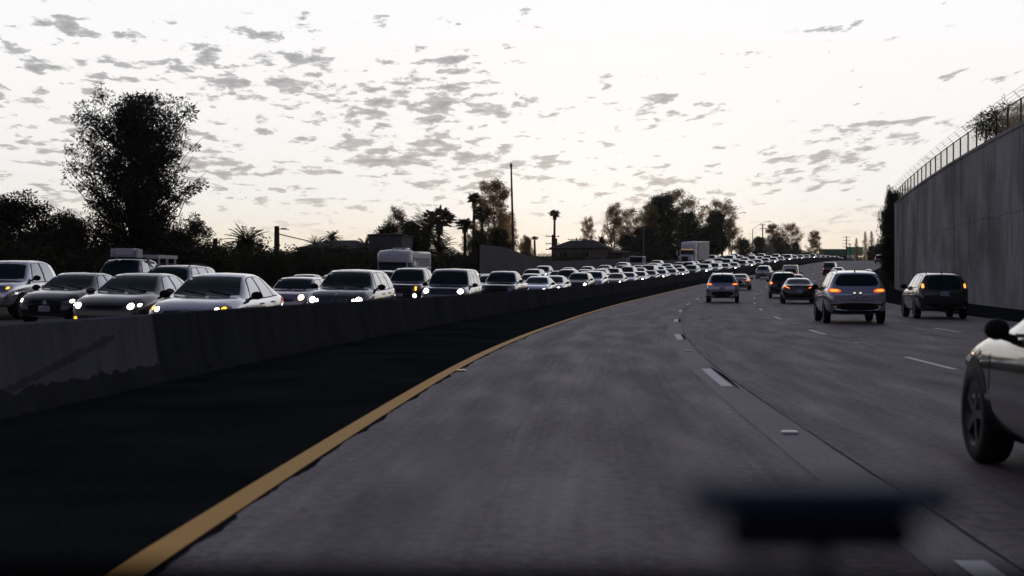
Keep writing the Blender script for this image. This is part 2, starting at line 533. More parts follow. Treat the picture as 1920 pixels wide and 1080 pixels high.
    for u in sp.get('handles', []):
        for q in (-1, 1):
            z = S.zs(u)-.10; e = S.cast((q*3, L/2-u, z), (-q, 0, 0), 0).x
            MB().box((e+q*.018, L/2-u, z), (.03, .19, .028), bev=.01).build('door_handle', sp.get('handle_mat', 'black'), root)
    if sp.get('rails'):
        u0, u1 = sp['rails']
        for q in (-1, 1):
            m = MB(); pts = []
            for i in range(9):
                u = u0+(u1-u0)*i/8; z = S.zt(u)-S.cr*.4+(.045 if 0 < i < 8 else .0)
                pts.append((q*(S.wr-.07), L/2-u, z))
            m.tube(pts, .016, 6).build('roof_rail', sp.get('rail_mat', 'black'), root)
    if sp.get('fin'):
        u = sp['fin']; z = S.zt(u)
        MB().ellipsoid((0, L/2-u, z+.01), (.022, .09, .055), 8, 6).build('antenna', 'black', root, True)
    # seams of bonnet and doors
    for u in sp.get('seams', []):
        for q in (-1, 1):
            z0, z1 = S.zb(u)+.16, S.zs(u)-.015
            MB().tube([S.cast((q*3, L/2-u, z0+(z1-z0)*i/5), (-q, 0, 0), -.001) for i in range(6)], .005, 4).build('door_seam', 'black', root)
    if 'bed' in sp:
        u0, u1, z = sp['bed']
        MB().box((0, L/2-(u0+u1)/2, z), (W-.30, u1-u0, .03)).build('bed_floor', 'black', root)
    if sp.get('extra'): sp['extra'](root, S)
    return root

# ---- body families (u measured from the front bumper)
def sedan(L=4.8, W=1.82, H=1.46, **k):
    h = W/2; f = L/4.8
    sp = dict(L=L, W=W, wr=.56*W/1.82, crown=.055,
      top=[(0, .58), (.04, .66), (.16, .76), (.42, .865), (.8, .93), (1.22*f, .975), (1.35*f, 1.01), (2.05*f, H-.10), (2.4*f, H-.015), (2.9*f, H), (3.4*f, H-.05), (4.12*f, 1.12), (4.3*f, 1.07), (L-.12, 1.04), (L-.03, .98), (L, .88)],
      belt=[(0, .50), (.1, .62), (.5, .76), (1.3*f, .89), (3*f, .94), (4.1*f, .985), (L-.2, .96), (L, .78)],
      plan=[(0, h*.66), (.05, h*.76), (.18, h*.87), (.5, h*.96), (1.1, h*.995), (2.4*f, h), (3.9*f, h*.99), (L-.35, h*.93), (L-.08, h*.82), (L, h*.70)],
      bot=[(0, .24), (.8, .20), (L-.9, .20), (L, .30)],
      axles=(.93*f, 3.72*f), wind=(.70*W/1.82, .545*W/1.82, .985, H-.085), rearwin=(.60, .50, 1.10, H-.10),
      panes=[(1.75*f, 2.62*f, 2.16*f, 2.62*f), (2.72*f, 3.50*f, 2.72*f, 3.22*f), (3.56*f, 3.84*f, 3.30*f, 3.46*f)],
      grille=[([(-.42, .60), (.42, .60), (.45, .68), (-.45, .68)], 'black'), ([(-.5, .30), (.5, .30), (.42, .42), (-.42, .42)], 'black')],
      head=[(.50, .60), (.62, .575), (.80, .63), (.82, .72), (.70, .745), (.52, .68)],
      bulbs=[(.60, .645, .055, 'bulb')], bars=2, fplate=.47, rplate=.80,
      tail=[(.52, .80), (.83, .82), (.82, .95), (.50, .93)], tail_core=[(.58, .84), (.78, .85), (.77, .91), (.58, .90)],
      rear_black=[[(-.6, .33), (.6, .33), (.5, .44), (-.5, .44)]], rear_line=(.74, .55),
      mirror=(1.72*f, .97), handles=(2.45*f, 3.35*f), seams=(1.35*f, 2.67*f, 3.55*f))
    sp.update(k); return sp
def suv(L=4.6, W=1.85, H=1.68, **k):
    h = W/2; f = L/4.6
    sp = dict(L=L, W=W, wr=.60*W/1.85, crown=.06, wr_tyre=.36, zbump=.65, zbump_r=.8, rake_r=.12,
      top=[(0, .70), (.04, .80), (.16, .92), (.4, 1.02), (.7, 1.075), (1.05*f, 1.11), (1.2*f, 1.15), (1.85*f, H-.10), (2.2*f, H-.02), (3*f, H), (3.9*f, H-.04), (L-.33, H-.10), (L-.16, 1.25), (L-.06, 1.10), (L, .98)],
      belt=[(0, .62), (.1, .74), (.5, .90), (1.2*f, 1.02), (3*f, 1.07), (L-.4, 1.12), (L, .90)],
      plan=[(0, h*.70), (.05, h*.80), (.18, h*.90), (.5, h*.97), (1.1, h*.995), (2.4*f, h), (3.8*f, h*.99), (L-.3, h*.95), (L-.08, h*.87), (L, h*.78)],
      bot=[(0, .30), (.8, .26), (L-.8, .26), (L, .38)],
      axles=(.88*f, 3.58*f), wind=(.74*W/1.85, .58*W/1.85, 1.13, H-.09), rearwin=(.66, .56, 1.16, H-.13),
      panes=[(1.6*f, 2.45*f, 1.98*f, 2.45*f), (2.54*f, 3.35*f, 2.54*f, 3.30*f), (3.44*f, 4.05*f, 3.40*f, 3.85*f)],
      grille=[([(-.42, .62), (.42, .62), (.46, .82), (-.46, .82)], 'black'), ([(-.55, .36), (.55, .36), (.48, .50), (-.48, .50)], 'black')],
      head=[(.52, .72), (.66, .70), (.83, .76), (.84, .86), (.70, .87), (.54, .82)],
      bulbs=[(.64, .775, .06, 'bulb')], bars=2, fplate=.55, rplate=.86,
      tail=[(.58, .96), (.86, .98), (.82, 1.14), (.60, 1.10)], tail_core=[(.64, 1.0), (.80, 1.01), (.79, 1.07), (.64, 1.06)],
      rear_black=[[(-.80, .40), (.80, .40), (.70, .60), (-.70, .60)]], rear_line=(.70, .6),
      mirror=(1.6*f, 1.12), handles=(2.3*f, 3.2*f), seams=(1.25*f, 2.5*f, 3.4*f), rails=(2.0*f, 3.9*f), fin=3.9*f)
    sp.update(k); return sp
def pickup(L=5.4, W=1.90, H=1.78, **k):
    h = W/2; f = L/5.4
    sp = dict(L=L, W=W, wr=.62*W/1.9, crown=.055, wr_tyre=.38, zbump=.75, zbump_r=1.5,
      top=[(0, .86), (.03, .96), (.14, 1.05), (.6, 1.12), (1.25*f, 1.17), (1.4*f, 1.24), (1.95*f, H-.09), (2.25*f, H-.02), (2.8*f, H), (3.35*f, H-.05), (3.60*f, H-.18), (3.68*f, 1.20), (3.8*f, 1.16), (L-.06, 1.15), (L, 1.10)],
      belt=[(0, .76), (.1, .90), (.5, 1.03), (1.3*f, 1.10), (3.6*f, 1.13), (L-.1, 1.12), (L, 1.04)],
      plan=[(0, h*.78), (.04, h*.86), (.14, h*.93), (.4, h*.98), (1.1, h), (2.4*f, h), (4.6*f, h), (L-.1, h*.97), (L, h*.94)],
      bot=[(0, .42), (.8, .36), (L-.9, .40), (L, .50)],
      axles=(.95*f, 4.25*f), wind=(.76*W/1.9, .60*W/1.9, 1.20, H-.085),
      panes=[(1.75*f, 2.60*f, 2.12*f, 2.60*f), (2.70*f, 3.35*f, 2.70*f, 3.28*f)],
      grille=[([(-.5, .70), (.5, .70), (.52, .98), (-.52, .98)], 'black')],
      head=[(.56, .80), (.84, .82), (.86, .98), (.58, 1.0)],
      bulbs=[(.69, .90, .065, 'bulb')], bars=2, fplate=.58, rplate=.66,
      tail=[(.80, .80), (.90, .80), (.90, 1.05), (.80, 1.05)],
      mirror=(1.78*f, 1.22), handles=(2.45*f, 3.2*f), seams=(1.45*f, 2.65*f, 3.45*f), g_smooth=0)
    sp.update(k); return sp
def van(L=5.1, W=1.98, H=1.78, **k):
    h = W/2; f = L/5.1
    sp = dict(L=L, W=W, wr=.68*W/1.98, crown=.06, wr_tyre=.34, zbump=.6, zbump_r=.9,
      top=[(0, .66), (.04, .74), (.16, .85), (.5, .97), (.9*f, 1.08), (1.05*f, 1.14), (1.85*f, H-.12), (2.3*f, H-.02), (3*f, H), (4.3*f, H-.03), (L-.3, H-.10), (L-.14, 1.3), (L-.05, 1.1), (L, .9)],
      belt=[(0, .56), (.1, .70), (.5, .85), (1.2*f, .98), (3*f, 1.02), (L-.4, 1.05), (L, .82)],
      plan=[(0, h*.72), (.05, h*.82), (.18, h*.90), (.5, h*.97), (1.1, h*.995), (2.4*f, h), (4.3*f, h), (L-.3, h*.97), (L-.08, h*.90), (L, h*.84)],
      bot=[(0, .24), (.8, .22), (L-.8, .22), (L, .32)],
      axles=(.95*f, 3.98*f), wind=(.80*W/1.98, .64*W/1.98, 1.10, H-.11), rearwin=(.70, .62, 1.12, H-.14),
      panes=[(1.5*f, 2.35*f, 2.0*f, 2.35*f), (2.45*f, 3.45*f, 2.45*f, 3.45*f), (3.55*f, 4.6*f, 3.55*f, 4.45*f)],
      grille=[([(-.42, .55), (.42, .55), (.46, .70), (-.46, .70)], 'black')],
      head=[(.56, .66), (.72, .64), (.88, .72), (.88, .86), (.74, .84), (.58, .76)],
      bulbs=[(.68, .71, .06, 'bulb')], fplate=.44, rplate=.85,
      tail=[(.80, .85), (.92, .85), (.90, 1.15), (.80, 1.12)],
      mirror=(1.5*f, 1.1), handles=(2.2*f, 3.3*f), seams=(1.2*f, 2.4*f, 3.5*f))
    sp.update(k); return sp
# ------------------------------------------------------------------ vegetation
def leaf_quad(mb, c, d, l, w, r):
    d = d.normalized(); a = d.cross(Vector((r.uniform(-1, 1), r.uniform(-1, 1), r.uniform(-1, 1))))
    if a.length < 1e-3: return
    a.normalize(); a *= w/2; t = d*l
    n = len(mb.v); mb.v += [tuple(c-a*.4), tuple(c+t*.5-a), tuple(c+t), tuple(c+t*.5+a)]
    mb.f.append((n, n+1, n+2, n+3))
def rv(r): 
    while True:
        v = Vector((r.uniform(-1, 1), r.uniform(-1, 1), r.uniform(-1, 1)))
        if .05 < v.length < 1: return v
def cluster(mb, c, rad, n, l, w, r, flat=.6, droop=0.):
    for _ in range(n):
        v = rv(r); p = c+Vector((v.x*rad, v.y*rad, v.z*rad*flat))
        d = v.normalized()+Vector((0, 0, -droop)); leaf_quad(mb, p, d, l*r.uniform(.6, 1.3), w*r.uniform(.6, 1.2), r)

def limb(mb, a, b, r0, r1, r, n=5, wob=.08, sag=0.):
    L = (b-a).length; pts = []; rad = []
    off = Vector((0, 0, 0))
    for i in range(n+1):
        t = i/n
        if 0 < i < n: off = Vector((r.uniform(-1, 1), r.uniform(-1, 1), r.uniform(-.6, .6)))*L*wob
        else: off = Vector((0, 0, 0))
        pts.append(a.lerp(b, t)+off+Vector((0, 0, sag*4*t*(1-t)*L))); rad.append(r0+(r1-r0)*t)
    mb.tube(pts, rad, 5, False); return pts

def tree_meshes(seed, H, Wd, base, limbs, ncl, nleaf, crad, leaf=(.22, .09), env=None, flat=.6, droop=0., inner=.35, trunk_r=.25, stems=1, bare=0, gap=0.):
    """trunk mesh with limbs and crown mesh. env(t) gives the half-width (0..1) of the crown at relative height t."""
    r = random.Random(seed); tr = MB(); cr = MB()
    env = env or (lambda t: math.sin(math.pi*min(1, max(0, t*.9+.06)))**.6)
    tops = []
    for k in range(stems):
        lean = Vector((r.uniform(-1, 1), r.uniform(-1, 1), 0))*(.10 if stems == 1 else .22)*Wd
        top = Vector((lean.x, lean.y, H*r.uniform(.82, .93)))
        st = Vector((r.uniform(-.2, .2)*(stems > 1), r.uniform(-.2, .2)*(stems > 1), -.3))
        pts = limb(tr, st, top, trunk_r/(1+.3*(stems-1)), .03, r, 8, .02); tops.append(pts)
    holes = [Vector((r.uniform(-1, 1)*Wd*.5, r.uniform(-1, 1)*Wd*.5, base+(H-base)*r.random())) for _ in range(int(gap*10))]
    for i in range(limbs):
        t = (i+r.random())/limbs; t = t**.9
        zc = base+(H-base)*t; hw = Wd/2*env(t)
        a = r.uniform(0, 2*math.pi); rr = hw*(r.uniform(.45, 1.12))
        tip = Vector((math.cos(a)*rr, math.sin(a)*rr, zc+r.uniform(-.3, .5)))
        stem = tops[i % stems]
        zs = max(base*.6, tip.z-rr*r.uniform(.5, 1.1)-.2)
        k = min(range(len(stem)), key=lambda q: abs(stem[q].z-zs)); s0 = stem[k]
        pts = limb(tr, s0, tip, max(.02, trunk_r*.28*(1-t*.6)), .012, r, 5, .06)
        if i < bare: 
            for q in range(3): limb(tr, pts[3], pts[-1]+rv(r)*.9, .02, .006, r, 4, .08)
            continue
        for j in range(ncl):
            q = r.uniform(inner, 1.0); f = q*(len(pts)-1); i0 = min(int(f), len(pts)-2)
            c = pts[i0].lerp(pts[i0+1], f-i0)+rv(r)*crad*.9
            if any((c-h).length < Wd*.09 for h in holes): continue
            cluster(cr, c, crad*r.uniform(.5, 1.15), nleaf, leaf[0], leaf[1], r, flat, droop)
    return tr, cr

PROTO = {}
def tree(name, key, builder, loc, label, cat='tree', group=None, rz=0., sc=(1, 1, 1), leafm='leaf_dark'):
    """first use builds, later uses copy"""
    if key not in PROTO:
        root = empty(name)
        tr, cr = builder()
        tr.build('trunk', 'bark', root, True, 0)
        cr.build('crown', leafm, root)
        bpy.context.view_layer.update(); snapshot(root); PROTO[key] = root; o = root
    else: o = copy_tree(PROTO[key])
    o.location = loc; o.rotation_euler = (0, 0, rz); o.scale = sc
    tag(o, label, cat, group)
    return o

def fan_palm(seed, H, cr_r=1.1, skirt=True):
    r = random.Random(seed); tr = MB(); cr = MB()
    n = 10; pts = [Vector((math.sin(i/n*1.4+seed)*.12*H/10, 0, -.3+(H+.3)*i/n)) for i in range(n+1)]
    pts = [p-Vector((pts[0].x, 0, 0)) for p in pts]
    tr.tube(pts, [.30-.12*i/n for i in range(n+1)], 8)
    top = pts[-1]
    for i in range(64):
        a = r.uniform(0, 6.283); e = math.asin(r.uniform(-.75, 1))
        d = Vector((math.cos(a)*math.cos(e), math.sin(a)*math.cos(e), math.sin(e)))
        L = cr_r*r.uniform(.25, .8)
        p = top+d*L; tr.tube([top, top+d*L*.5+Vector((0, 0, .05)), p], .012, 4, False)
        side = d.cross(Vector((0, 0, 1))).normalized(); up = side.cross(d)
        for k in range(11):
            b = (k-5)/5*1.15; v = d*math.cos(b)+side*math.sin(b)+up*r.uniform(-.15, .15)-Vector((0, 0, .25*abs(b)))
            leaf_quad(cr, p-v*.05, v, cr_r*.55*r.uniform(.8, 1.1), .13*cr_r, r)
    if skirt:
        for i in range(120):
            a = r.uniform(0, 6.283); z = r.uniform(.2, 1.3)
            leaf_quad(cr, top+Vector((math.cos(a)*.15, math.sin(a)*.15, -z*.8*cr_r+.1)), Vector((math.cos(a)*.35, math.sin(a)*.35, -1)), .6*cr_r, .10*cr_r, r)
    return tr, cr
def date_palm(seed, H, Lf=2.6, nf=44):
    r = random.Random(seed); tr = MB(); cr = MB()
    tr.tube([(0, 0, -.3), (0, 0, H*.5), (0, 0, H)], [.42, .36, .40], 10)
    tr.ellipsoid((0, 0, H), (.55, .55, .6), 10, 6)
    for i in range(nf):
        a = r.uniform(0, 6.283); e = r.uniform(-.5, 1.35); L = Lf*r.uniform(.8, 1.1)
        d = Vector((math.cos(a)*math.cos(e), math.sin(a)*math.cos(e), math.sin(e)))
        pts = []; p = Vector((0, 0, H+.2)); v = d.copy()
        for k in range(9):
            pts.append(p.copy()); p = p+v*L/8; v = (v+Vector((0, 0, -.13))).normalized()
        tr.tube(pts, [.035-.003*k for k in range(9)], 4, False)
        for k in range(1, 9):
            for q in range(5):
                c = pts[k-1].lerp(pts[k], q/5); t = (pts[k]-pts[k-1]).normalized(); s = t.cross(Vector((0, 0, 1)))
                if s.length < .05: s = Vector((1, 0, 0))
                s.normalize()
                for sg in (-1, 1):
                    leaf_quad(cr, c, s*sg+t*.7+Vector((0, 0, -.25)), .45*Lf/2.6*(1-.4*abs(k/8-.4)), .055, r)
    return tr, cr
def conifer(seed, H, Wd):
    r = random.Random(seed); tr = MB(); cr = MB()
    tr.tube([(0, 0, -.3), (0, 0, H)], [.28, .03], 8)
    n = int(H*3.2)
    for i in range(n):
        t = i/n; z = H*(.12+.88*t); L = Wd/2*(1-t)**.8*r.uniform(.6, 1.1)+.15
        for k in range(5):
            a = r.uniform(0, 6.283); tip = Vector((math.cos(a)*L, math.sin(a)*L, z-.12*L+.1))
            pts = limb(tr, Vector((0, 0, z)), tip, .035, .01, r, 3, .03)
            for j in range(int(3+L*5)):
                c = Vector((0, 0, z)).lerp(tip, r.uniform(.2, 1)); cluster(cr, c, .22, 5, .22, .07, r, .4, .5)
    return tr, cr
def bush(seed, Wd, H, n=380, leaf=(.26, .13)):
    r = random.Random(seed); tr = MB(); cr = MB()
    for i in range(14):
        a = r.uniform(0, 6.283); limb(tr, Vector((r.uniform(-.3, .3), r.uniform(-.3, .3), -.2)), Vector((math.cos(a)*Wd*.35*r.random(), math.sin(a)*Wd*.35*r.random(), H*r.uniform(.5, .95))), .06, .015, r, 5, .06)
    lob = [(Vector((r.uniform(-.34, .34)*Wd, r.uniform(-.34, .34)*Wd, H*r.uniform(.35, .72))), r.uniform(.18, .32)*Wd) for _ in range(7)]
    for i in range(n):
        if i % 5: 
            c, q = lob[i % 7]; v = rv(r).normalized()*q*r.uniform(.7, 1.05); p = c+Vector((v.x, v.y, v.z*.9))
        else: p = Vector((r.uniform(-.48, .48)*Wd, r.uniform(-.48, .48)*Wd, H*r.uniform(.05, .6)))
        p.z = max(.1, p.z)
        cluster(cr, p, .42, 12, leaf[0], leaf[1], r, .8)
    for i in range(16):
        a = r.uniform(0, 6.283); p = Vector((math.cos(a)*Wd*.3*r.random(), math.sin(a)*Wd*.3*r.random(), H*.8))
        q = p+Vector((r.uniform(-.3, .3), r.uniform(-.3, .3), H*r.uniform(.12, .34)))
        limb(tr, p, q, .02, .006, r, 3, .05); cluster(cr, q, .22, 9, leaf[0], leaf[1], r)
        cluster(cr, p.lerp(q, .5), .22, 9, leaf[0], leaf[1], r)
    return tr, cr
# ------------------------------------------------------------------ setting
def ribbon(name, offs, y0, y1, step, dz, mat, parent=None, kind=None, profile=None):
    """strip along the road; offs: list of (offset, dz)"""
    n = max(2, int(math.ceil((y1-y0)/step))+1); mb = MB(); uv = []
    for i in range(n):
        y = y0+(y1-y0)*i/(n-1)
        for o, h in offs:
            mb.v.append(tuple(P(y, o, dz+h))); uv.append((y, o))
    m = len(offs)
    for i in range(n-1):
        for k in range(m-1):
            a = i*m+k; mb.f.append((a, a+1, a+m+1, a+m))
    o = mb.build(name, mat, parent, True, 30, uv=uv)
    if kind: o['kind'] = kind
    return o

def uvsep(nt):
    s = nt.nodes.new('ShaderNodeSeparateXYZ'); nt.links.new(coords(nt, 'UV'), s.inputs[0]); return s.outputs[0], s.outputs[1]

def concrete_road():
    m, nt, b = newmat('worn_concrete_pavement')
    u, v = uvsep(nt); tc = coords(nt, 'Object')
    big = noise(nt, .13, 4, mapping(nt, coords(nt, 'UV'), (.35, 1.6, 1)))
    mid = noise(nt, 1.3, 6, mapping(nt, coords(nt, 'UV'), (.22, 1.5, 1))); fine = noise(nt, 55, 3, tc); streak = noise(nt, 1, 5, mapping(nt, coords(nt, 'UV'), (.12, 3.2, 1)))
    base = ramp(nt, big, [(.3, (.20, .163, .183)), (.7, (.24, .195, .217))])
    base = mix(nt, mathn(nt, 'MULTIPLY', ramp(nt, mid, [(.35, 0.), (.75, 1.)]), .12), base, (.165, .134, .15))
    base = mix(nt, mathn(nt, 'MULTIPLY', ramp(nt, streak, [(.4, 0.), (.7, 1.)]), .30), base, (.15, .122, .136))
    base = mix(nt, .5, base, ramp(nt, fine, [(.3, .45), (.7, 1.55)]), 'MULTIPLY')
    speck = noise(nt, 11, 9, tc, .75)
    base = mix(nt, .75, base, ramp(nt, speck, [(.38, .50), (.62, 1.55)]), 'MULTIPLY')
    long = noise(nt, 1, 6, mapping(nt, coords(nt, 'UV'), (.25, 14, 1)), .6)
    base = mix(nt, .6, base, ramp(nt, long, [(.35, .75), (.65, 1.25)]), 'MULTIPLY')
    # wheel paths: darker either side of each lane centre
    lane = mathn(nt, 'MODULO', v, 3.66)
    wp = mathn(nt, 'ABSOLUTE', mathn(nt, 'SUBTRACT', mathn(nt, 'ABSOLUTE', mathn(nt, 'SUBTRACT', lane, 1.83)), .85))
    base = mix(nt, mathn(nt, 'MULTIPLY', ramp(nt, wp, [(0., 1.), (.5, 0.)]), .5), base, (.13, .106, .118))
    # transverse joints every 4.6 m and tiny pits
    j = mathn(nt, 'ABSOLUTE', mathn(nt, 'SUBTRACT', mathn(nt, 'MODULO', mathn(nt, 'ADD', u, 200), 4.6), 2.3))
    base = mix(nt, mathn(nt, 'MULTIPLY', mathn(nt, 'LESS_THAN', j, .012), .5), base, (.03, .028, .03))
    spots = noise(nt, 5.5, 2, tc)
    base = mix(nt, mathn(nt, 'MULTIPLY', ramp(nt, spots, [(.72, 0.), (.74, 1.)]), .35), base, (.22, .20, .21))
    nt.links.new(base, b.inputs['Base Color'])
    nt.links.new(ramp(nt, mid, [(.3, .58), (.7, .80)]), b.inputs['Roughness']); b.inputs['Specular IOR Level'].default_value = .24
    bump(nt, b, mathn(nt, 'ADD', fine, mathn(nt, 'MULTIPLY', mid, .5)), .35, .004)
    return m
def asphalt(name, c0, c1, rough=.8, spec=.2):
    m, nt, b = newmat(name)
    tc = coords(nt); n1 = noise(nt, .5, 5, tc); n2 = noise(nt, 70, 3, tc)
    c = mix(nt, .45, ramp(nt, n1, [(.3, c0), (.7, c1)]), ramp(nt, n2, [(.35, .2), (.65, 2.0)]), 'MULTIPLY')
    nt.links.new(c, b.inputs['Base Color']); b.inputs['Roughness'].default_value = rough
    b.inputs['Specular IOR Level'].default_value = spec
    bump(nt, b, n2, .5, .006); return m
def line_paint(name, c, rough=.6, wear=.62):
    m, nt, b = newmat(name)
    tc = coords(nt); n = noise(nt, 9, 8, tc, .7); n2 = noise(nt, 1.1, 4, tc)
    f = ramp(nt, mathn(nt, 'ADD', mathn(nt, 'MULTIPLY', n, .75), mathn(nt, 'MULTIPLY', n2, .25)), [(wear-.08, 0.), (wear+.05, 1.)])
    nt.links.new(mix(nt, f, c, tuple(x*.35 for x in c)), b.inputs['Base Color']); b.inputs['Roughness'].default_value = rough
    return m
def barrier_mat():
    m, nt, b = newmat('stained_barrier_concrete')
    u, v = uvsep(nt); tc = coords(nt)
    n = noise(nt, .5, 5, mapping(nt, tc, (1, 1, .5))); st = noise(nt, 1, 4, mapping(nt, tc, (2.6, 2.6, .5))); fine = noise(nt, 30, 4, tc)
    dark = ramp(nt, mathn(nt, 'ADD', mathn(nt, 'MULTIPLY', n, .6), mathn(nt, 'MULTIPLY', st, .4)), [(.35, (.045, .049, .051)), (.66, (.080, .083, .086))])
    light = ramp(nt, st, [(.3, (.13, .13, .15)), (.7, (.20, .195, .22))])
    # the repainted panel near the camera, ragged along its lower edge, with a long scrape
    rag = mathn(nt, 'MULTIPLY', noise(nt, 1, 3, mapping(nt, coords(nt, 'UV'), (2.2, .05, 1))), .30)
    low = mathn(nt, 'GREATER_THAN', v, mathn(nt, 'ADD', mathn(nt, 'MULTIPLY', u, .0), mathn(nt, 'ADD', rag, .10)))
    pan = mathn(nt, 'LESS_THAN', u, 17.9)
    scr_c = mathn(nt, 'SUBTRACT', v, mathn(nt, 'MULTIPLY_ADD', mathn(nt, 'SUBTRACT', u, 12.8), .125, .20))
    scr = mathn(nt, 'MULTIPLY', mathn(nt, 'LESS_THAN', mathn(nt, 'ADD', mathn(nt, 'ABSOLUTE', scr_c), mathn(nt, 'MULTIPLY', noise(nt, 3.5, 5, tc), .16)), .12), mathn(nt, 'LESS_THAN', u, 16.4))
    f = mathn(nt, 'MULTIPLY', mathn(nt, 'MULTIPLY', low, pan), mathn(nt, 'SUBTRACT', 1, mathn(nt, 'MULTIPLY', scr, .6)))
    c = mix(nt, f, dark, light)
    sc2 = noise(nt, 1, 6, mapping(nt, coords(nt, 'UV'), (.9, 5, 1)), .7, 1.2)
    c = mix(nt, mathn(nt, 'MULTIPLY', ramp(nt, sc2, [(.62, 0.), (.72, 1.)]), .35), c, (.16, .15, .155))
    c = mix(nt, .4, c, ramp(nt, fine, [(.3, .6), (.7, 1.4)]), 'MULTIPLY')
    # vertical joints
    j = mathn(nt, 'ABSOLUTE', mathn(nt, 'SUBTRACT', mathn(nt, 'MODULO', mathn(nt, 'ADD', u, 202.1), 12), 6))
    c = mix(nt, mathn(nt, 'MULTIPLY', mathn(nt, 'LESS_THAN', j, .02), .7), c, (.012, .012, .012))
    nt.links.new(c, b.inputs['Base Color']); b.inputs['Roughness'].default_value = .8
    b.inputs['Specular IOR Level'].default_value = .0
    bump(nt, b, fine, .4, .01); return m
def wall_mat():
    m, nt, b = newmat('board_marked_wall_concrete')
    u, v = uvsep(nt); uvc = coords(nt, 'UV'); tc = coords(nt)
    n = noise(nt, .35, 5, mapping(nt, uvc, (.5, .5, 1))); st = noise(nt, 1, 6, mapping(nt, uvc, (1.5, .12, 1)), .6); fine = noise(nt, 14, 5, tc)
    c = ramp(nt, mathn(nt, 'ADD', mathn(nt, 'MULTIPLY', n, .80), mathn(nt, 'MULTIPLY', st, .20)), [(.40, (.19, .19, .196)), (.60, (.42, .41, .42))])
    top = mathn(nt, 'MULTIPLY', ramp(nt, mathn(nt, 'SUBTRACT', v, mathn(nt, 'MULTIPLY', noise(nt, 1, 3, mapping(nt, uvc, (.9, .02, 1))), 4.2)), [(3.6/10, 0.), (7.2/10, .45)]), ramp(nt, st, [(.5, 0.), (.62, 1.)]))
    # v runs 0..8.7; stains hang from the top
    c = mix(nt, top, c, (.035, .034, .036))
    far = mathn(nt, 'MULTIPLY', ramp(nt, mathn(nt, 'DIVIDE', mathn(nt, 'ABSOLUTE', mathn(nt, 'SUBTRACT', u, 127)), 10), [(.0, 1.), (.55, 0.)]), ramp(nt, st, [(.44, 0.), (.56, .8)]))
    c = mix(nt, far, c, (.03, .03, .034))
    jj = mathn(nt, 'ABSOLUTE', mathn(nt, 'SUBTRACT', mathn(nt, 'MODULO', mathn(nt, 'ADD', u, 201), 9.1), 4.55))
    c = mix(nt, mathn(nt, 'MULTIPLY', mathn(nt, 'LESS_THAN', jj, .035), .6), c, (.02, .02, .02))
    j2 = mathn(nt, 'ABSOLUTE', mathn(nt, 'SUBTRACT', mathn(nt, 'ADD', v, mathn(nt, 'MULTIPLY', noise(nt, 1, 1, mapping(nt, uvc, (.25, .01, 1))), .5)), 4.9))
    c = mix(nt, mathn(nt, 'MULTIPLY', mathn(nt, 'LESS_THAN', j2, .03), .35), c, (.03, .03, .03))
    c = mix(nt, .35, c, ramp(nt, fine, [(.3, .65), (.7, 1.35)]), 'MULTIPLY')
    nt.links.new(c, b.inputs['Base Color']); b.inputs['Roughness'].default_value = .85
    b.inputs['Specular IOR Level'].default_value = .08
    bump(nt, b, mathn(nt, 'ADD', fine, mathn(nt, 'MULTIPLY', st, 1.2)), .5, .02); return m

M['road'] = concrete_road()
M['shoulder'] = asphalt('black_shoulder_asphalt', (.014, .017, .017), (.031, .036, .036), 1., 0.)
M['opp'] = asphalt('worn_asphalt', (.06, .055, .058), (.09, .085, .088), .7)
M['earth'] = asphalt('dry_earth', (.025, .024, .016), (.05, .045, .03), .95)
M['yellow'] = line_paint('yellow_line_paint', (.97, .50, .05), .7, .86)
M['white'] = line_paint('white_line_paint', (.92, .92, .90), .6, .84)
M['edge'] = line_paint('worn_edge_paint', (.22, .22, .23), .6, .6)
M['strip'] = asphalt('light_patched_strip', (.18, .155, .172), (.25, .214, .235), .62)
M['crack'] = simple('tar_crack', (.028, .028, .03), 1., spec=0)
M['seal'] = simple('tar_seal', (.012, .012, .014), 1., spec=0)
M['barrier'] = barrier_mat()
M['wall'] = wall_mat()
M['refl_w'] = simple('white_reflector', (.95, .95, .95), .3)
M['refl_y'] = simple('yellow_reflector', (.75, .55, .02), .2, coat=1)
M['green_sign'] = simple('green_sign_face', (.03, .55, .25), .4)
M['sign_letters'] = simple('sign_lettering', (.45, .55, .45), .4)
M['green_dark'] = simple('dark_green_panel', (.015, .12, .08), .6)

# ground
g = MB(); ys = [-120+8*i for i in range(98)]+[700, 900, 1300, 2000, 3200, 4500]
xo = [-3000, -900, -300, -120, -60, -40, -30, -24, -22.5, -16, -10, -4.4, -3.4, 0, 4, 8, 12, 15, 19.2, 24, 40, 80, 200, 700, 2500]
for y in ys:
    for o in xo:
        p = P(min(y, 640), o) if y <= 656 else Vector((Xc(y)*(1 if y < 1000 else 1)+o, y, prof(y)))
        if y > 656: p.y = y
        if y <= 656 and abs(o) > 200: p = Vector((Xc(y)+o, y, Z(Xc(y)+o, y)))
        drop = -.04 if -24 < o < 19.2 else 0.
        if o < -22: drop = .25+.55*min(1, (-22-o)/8)
        if y > 600: drop -= (y-600)*.004
        g.v.append((p.x, p.y, p.z+drop))
m_ = len(xo)
for i in range(len(ys)-1):
    for k in range(m_-1):
        a = i*m_+k; g.f.append((a, a+1, a+m_+1, a+m_))
go = g.build('ground', 'earth', None, True, 0); go['kind'] = 'structure'

road = ribbon('road', [(o, 0) for o in (-.12, 1.83, 3.66, 5.5, 7.32, 9.15, 10.98, 12.8, 14.85)], -70, 600, 2.5, .0, 'road', None, 'structure')
r_ = random.Random(3)
